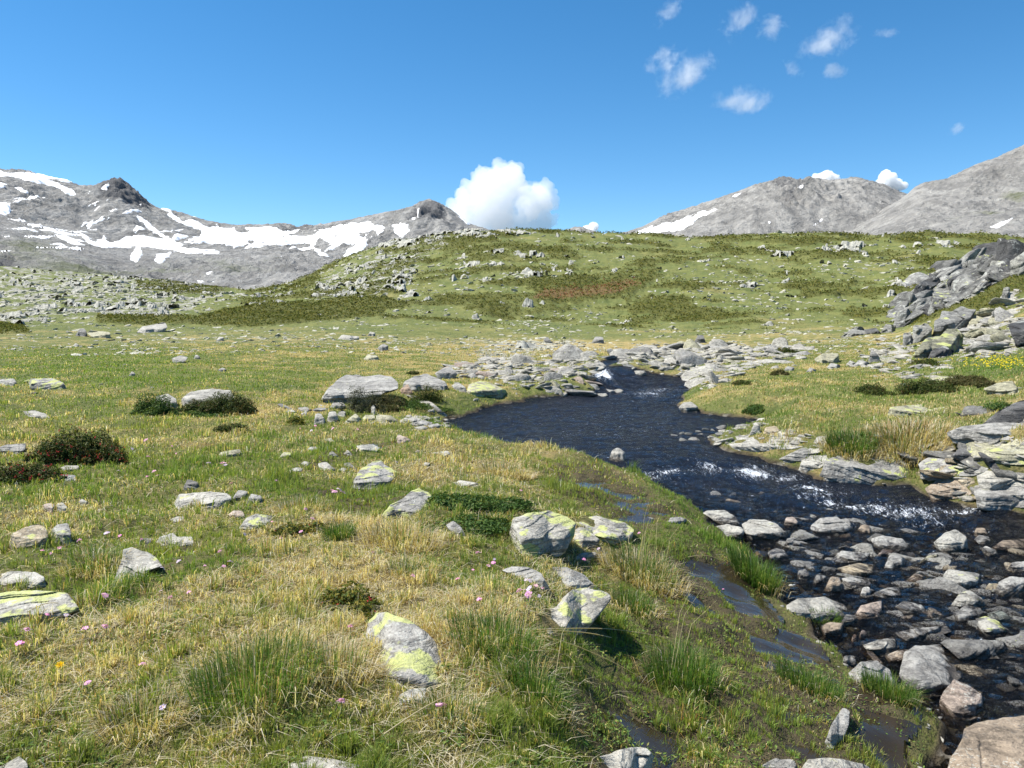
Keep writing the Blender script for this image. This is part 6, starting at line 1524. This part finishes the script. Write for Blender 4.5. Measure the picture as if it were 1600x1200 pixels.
k = (rg.random(N) < dn * .5) & ((sd > -.05) | (rg.random(N) < .08)); x, y, r = x[k], y[k], r[k]
size = r / FPX * (8 + 26 * rg.random(len(x)) ** 2)
stone_mass('slab_rubble', x, y, size, 96, 3, 'rubble of small schist slabs between the larger slabs', MAT['rock'], .3)
# ------------------------------------------------------------------ clouds
def mk_cloud(name, wisp, dens, sc):
    m = M(name)
    co = m.n('TexCoord').outputs['Object']
    n1 = m.noise(m.n('VectorMath', {'operation': 'ADD'}, _0=m.n('NewGeometry').outputs['Position'], _1=(3.1, 5.2, 1.7)).outputs[0], sc, 8, .68, .25)
    ln = m.n('VectorMath', {'operation': 'LENGTH'}, _0=co).outputs['Value']
    fall = m.mr(ln, 1.0, .15)
    f = m.math('ADD', m.math('MULTIPLY', fall, .55), m.math('MULTIPLY', m.math('SUBTRACT', n1, .5), 2.6))
    d = m.math('MULTIPLY', m.math('MULTIPLY', m.mr(f, .26, .85), m.mr(fall, 0.0, .35)), dens)
    v = m.n('VolumePrincipled', Color=(1, 1, 1), Density=d, Anisotropy=.3)
    m.set(m.out.inputs['Volume'], v)
    return m.m
MAT['wisp'] = mk_cloud('cloud_wisp', True, .010, .014)
def mk_cumulus():
    m = M('cloud_white')
    v = m.n('VolumePrincipled', Color=(1, 1, 1), Density=.0055, Anisotropy=.0)
    m.set(m.out.inputs['Volume'], v)
    return m.m
MAT['cumulus'] = mk_cumulus()
import bmesh as _bm
def ico(sub):
    bm = _bm.new(); _bm.ops.create_icosphere(bm, subdivisions=sub, radius=1)
    V = np.array([v.co[:] for v in bm.verts]); F = np.array([[v.index for v in f.verts] for f in bm.faces]); bm.free(); return V, F
ICO5 = ico(5); ICO2 = ico(2)
MAT['puff'] = MAT['cumulus'].copy(); MAT['puff'].name = 'cloud_puff'
for n_ in MAT['puff'].node_tree.nodes:
    if n_.type == 'PRINCIPLED_VOLUME': n_.inputs['Density'].default_value = .03
def cumulus(puffs, Y, label, seed):
    """puffs: (px, row, radius px) lobes; each billows with finer noise; one merged cloud body"""
    V, F = [], []; off = 0; rg = np.random.default_rng(seed)
    g = EYE + ray(puffs[0][0], puffs[0][1]) * Y
    for px, row, rp in puffs:
        c = EYE + ray(px, row) * (Y + rg.uniform(-1, 1) * rp / FPX * Y * .5); rad = rp / FPX * Y
        v = ICO5[0]
        P = v * rad
        Q = (c + P) / Y * FPX
        b = .96 + .16 * (2 * np.abs(noise3(Q / 26, seed)) - .6) + .16 * (2 * np.abs(noise3(Q / 12, seed + 1)) - .6) + .11 * (2 * np.abs(noise3(Q / 5.5, seed + 2)) - .6)
        V.append(c + P * b[:, None] - g); F.append(ICO5[1] + off); off += len(v)
    o = tag(obj('cloud', mesh_np('cloud', np.concatenate(V), np.concatenate(F), True), MAT['cumulus' if len(puffs) > 8 else 'puff'], loc=g), label, 'cloud', kind='thing')
    md = o.modifiers.new('fuse', 'REMESH'); md.mode = 'VOXEL'; md.voxel_size = Y / FPX * (1.1 if len(puffs) > 8 else .8); md.use_smooth_shade = True
cumulus([(770, 320, 42), (735, 322, 30), (715, 335, 22), (790, 285, 32), (760, 288, 26), (745, 300, 24), (800, 275, 22), (805, 300, 26), (835, 318, 32), (845, 300, 18), (855, 292, 12), (860, 312, 14), (820, 345, 24), (790, 350, 28), (750, 350, 30), (725, 355, 26), (845, 335, 20), (835, 362, 18), (865, 322, 9), (858, 345, 14), (848, 360, 16), (868, 338, 7), (812, 262, 9), (780, 262, 14), (760, 268, 10), (722, 300, 9), (706, 318, 9), (700, 330, 8), (852, 284, 8), (866, 300, 7)], 7000, 'large bright white cumulus cloud rising behind the rocky peak', 951)
cumulus([(916, 363, 12), (928, 354, 8), (906, 367, 9), (898, 370, 7)], 8000, 'small white cloud just right of the large cumulus on the hill line', 952)
cumulus([(1291, 278, 13), (1280, 281, 11), (1302, 279, 10), (1270, 284, 7)], 7000, 'small white cloud cap peeking over the broad scree mountain', 953)
cumulus([(1388, 281, 14), (1400, 288, 12), (1375, 291, 11), (1385, 272, 9), (1411, 290, 7)], 7000, 'white puff cloud above the notch between two scree mountains', 954)
def wisp(px, row, wp, hp, rot, label, Y=3000, dens=1.0):
    c = EYE + ray(px, row) * Y; s = Y / FPX
    m = MAT['wisp']
    o = obj('cloud', mesh_np('cloud', ICO2[0], ICO2[1], True), m, loc=c)
    o.scale = (wp * .6 * s, wp * .4 * s, hp * .62 * s); o.rotation_euler = (0, -R(rot), 0)
    tag(o, label, 'cloud', kind='thing')
wisp(1068, 118, 130, 62, 32, 'brightest small fleecy cloud, lower left of the cloud flock')
wisp(1040, 92, 80, 44, 20, 'small hooked cloud wisp above the brightest fleecy cloud')
wisp(1150, 32, 95, 60, 40, 'white fleecy cloud near the top edge of the sky')
wisp(1300, 58, 120, 62, 25, 'ragged white cloud, right part of the cloud flock')
wisp(1235, 106, 62, 30, -10, 'thin cloud wisp between the brightest and the ragged cloud')
wisp(1205, 40, 70, 50, 10, 'faint cloud wisp right of the top fleecy cloud')
wisp(1045, 18, 70, 40, 50, 'faint streak of cloud at the top edge, left end of flock')
wisp(1160, 158, 110, 50, 0, 'faint veil of cloud below the cloud flock')
wisp(1380, 52, 50, 24, 0, 'tiny cloud scrap right of the ragged white cloud')
wisp(1305, 112, 50, 30, 0, 'tiny cloud scrap hanging under the ragged white cloud')
wisp(1495, 200, 40, 24, 25, 'tiny pale cloud streak above the steep right hand slope')

# ------------------------------------------------------------------ labels: every rock and flower told from its neighbours
CAT = {'boulder': 'boulder', 'rock_slab': 'rock slab', 'stone': 'stone', 'stream_stone': 'stone', 'outcrop_block': 'rock'}
NOUN = {'boulder': 'boulder', 'rock_slab': 'slab', 'stone': 'stone', 'stream_stone': 'stone', 'outcrop_block': 'rock'}
GRP = {'boulder': 'boulders of the valley', 'rock_slab': 'flat schist slabs', 'stone': 'loose stones of the meadow and shore', 'stream_stone': 'stones standing in the stream', 'outcrop_block': 'blocks of the rock outcrop'}
MARKS = [(r['px'], r['row'], r['w'], r['short']) for r in ROCKS if r['short']] + [(740, 810, 130, 'the green juniper mat'), (110, 700, 140, 'the large red-flowered bush'), (545, 940, 80, 'the yellowish foreground shrub'), (1005, 880, 120, 'the big pale tussock'),
         (95, 1053, 20, 'the yellow flower'), (400, 1040, 220, 'the spreading tussock'), (942, 588, 40, 'the small waterfall'), (1440, 600, 90, 'the spreading dark shrub')]
def rel(px, row, skip=None):
    best = None
    for mx, my, mw, sh in MARKS:
        if sh == skip: continue
        d = math.hypot(px - mx, (row - my) * 1.6)
        if best is None or d < best[0]: best = (d, mx, my, mw, sh)
    d, mx, my, mw, sh = best
    dx, dy = px - mx, (row - my) * 1.6
    far = '' if d < mw * 1.1 + 30 else 'well '
    if abs(dx) > 2.2 * abs(dy): w = 'right of' if dx > 0 else 'left of'
    elif abs(dy) > 2.2 * abs(dx): w = 'in front of' if dy > 0 else 'behind'
    else: w = ('behind' if dy < 0 else 'in front') + (' and right of' if dx > 0 else ' and left of')
    return far + w + ' ' + sh
ORD = ['first', 'second', 'third', 'fourth', 'fifth', 'sixth', 'seventh', 'eighth', 'ninth', 'tenth', 'eleventh', 'twelfth', 'thirteenth', 'fourteenth', 'fifteenth']
def sizew(w): return 'large' if w > 75 else 'fair-sized' if w > 42 else 'small' if w > 20 else 'tiny'
def dedupe(recs, key):
    by = {}
    for r in recs: by.setdefault(key(r), []).append(r)
    for k, v in by.items():
        if len(v) == 1: v[0]['label'] = k; continue
        v.sort(key=lambda q: q['px'])
        for i, q in enumerate(v):
            if len(v) == 2: q['label'] = k + (', left of two' if i == 0 else ', right of two')
            elif i == len(v) - 1: q['label'] = k + ', rightmost'
            else: q['label'] = k + (', leftmost' if i == 0 else ', %s from left' % ORD[i])
auto = [r for r in ROCKS if not r['label']]
def rock_key(r):
    li = 'lichen-spotted ' if r['lich'] > .27 else ''
    z = '' if not r.get('zone') else ''
    return ('%s %s%s %s %s' % (sizew(r['w']), li, r['tone'], NOUN[r['noun']], rel(r['px'], r['row'], r['short'])))
dedupe(auto, rock_key)
for r in ROCKS: tag(r['o'], r['label'], CAT[r['noun']], GRP[r['noun']], 'thing')
def flower_key(r):
    return '%s pink flower %s' % ('large' if r['w'] > 1.05 else 'medium' if r['w'] > .75 else 'small', rel(r['px'], r['row']).replace('well ', ''))
dedupe(FLOW, flower_key)
for r in FLOW: tag(r['o'], r['label'], 'flower', 'pink flowers in the turf')
bpy.context.view_layer.update()

for r in ROCKS + FLOW:
    if len(r['o']['label'].split()) > 16: r['o']['label'] = r['o']['label'].replace(' and ', ' ').replace('lichen-spotted ', '')
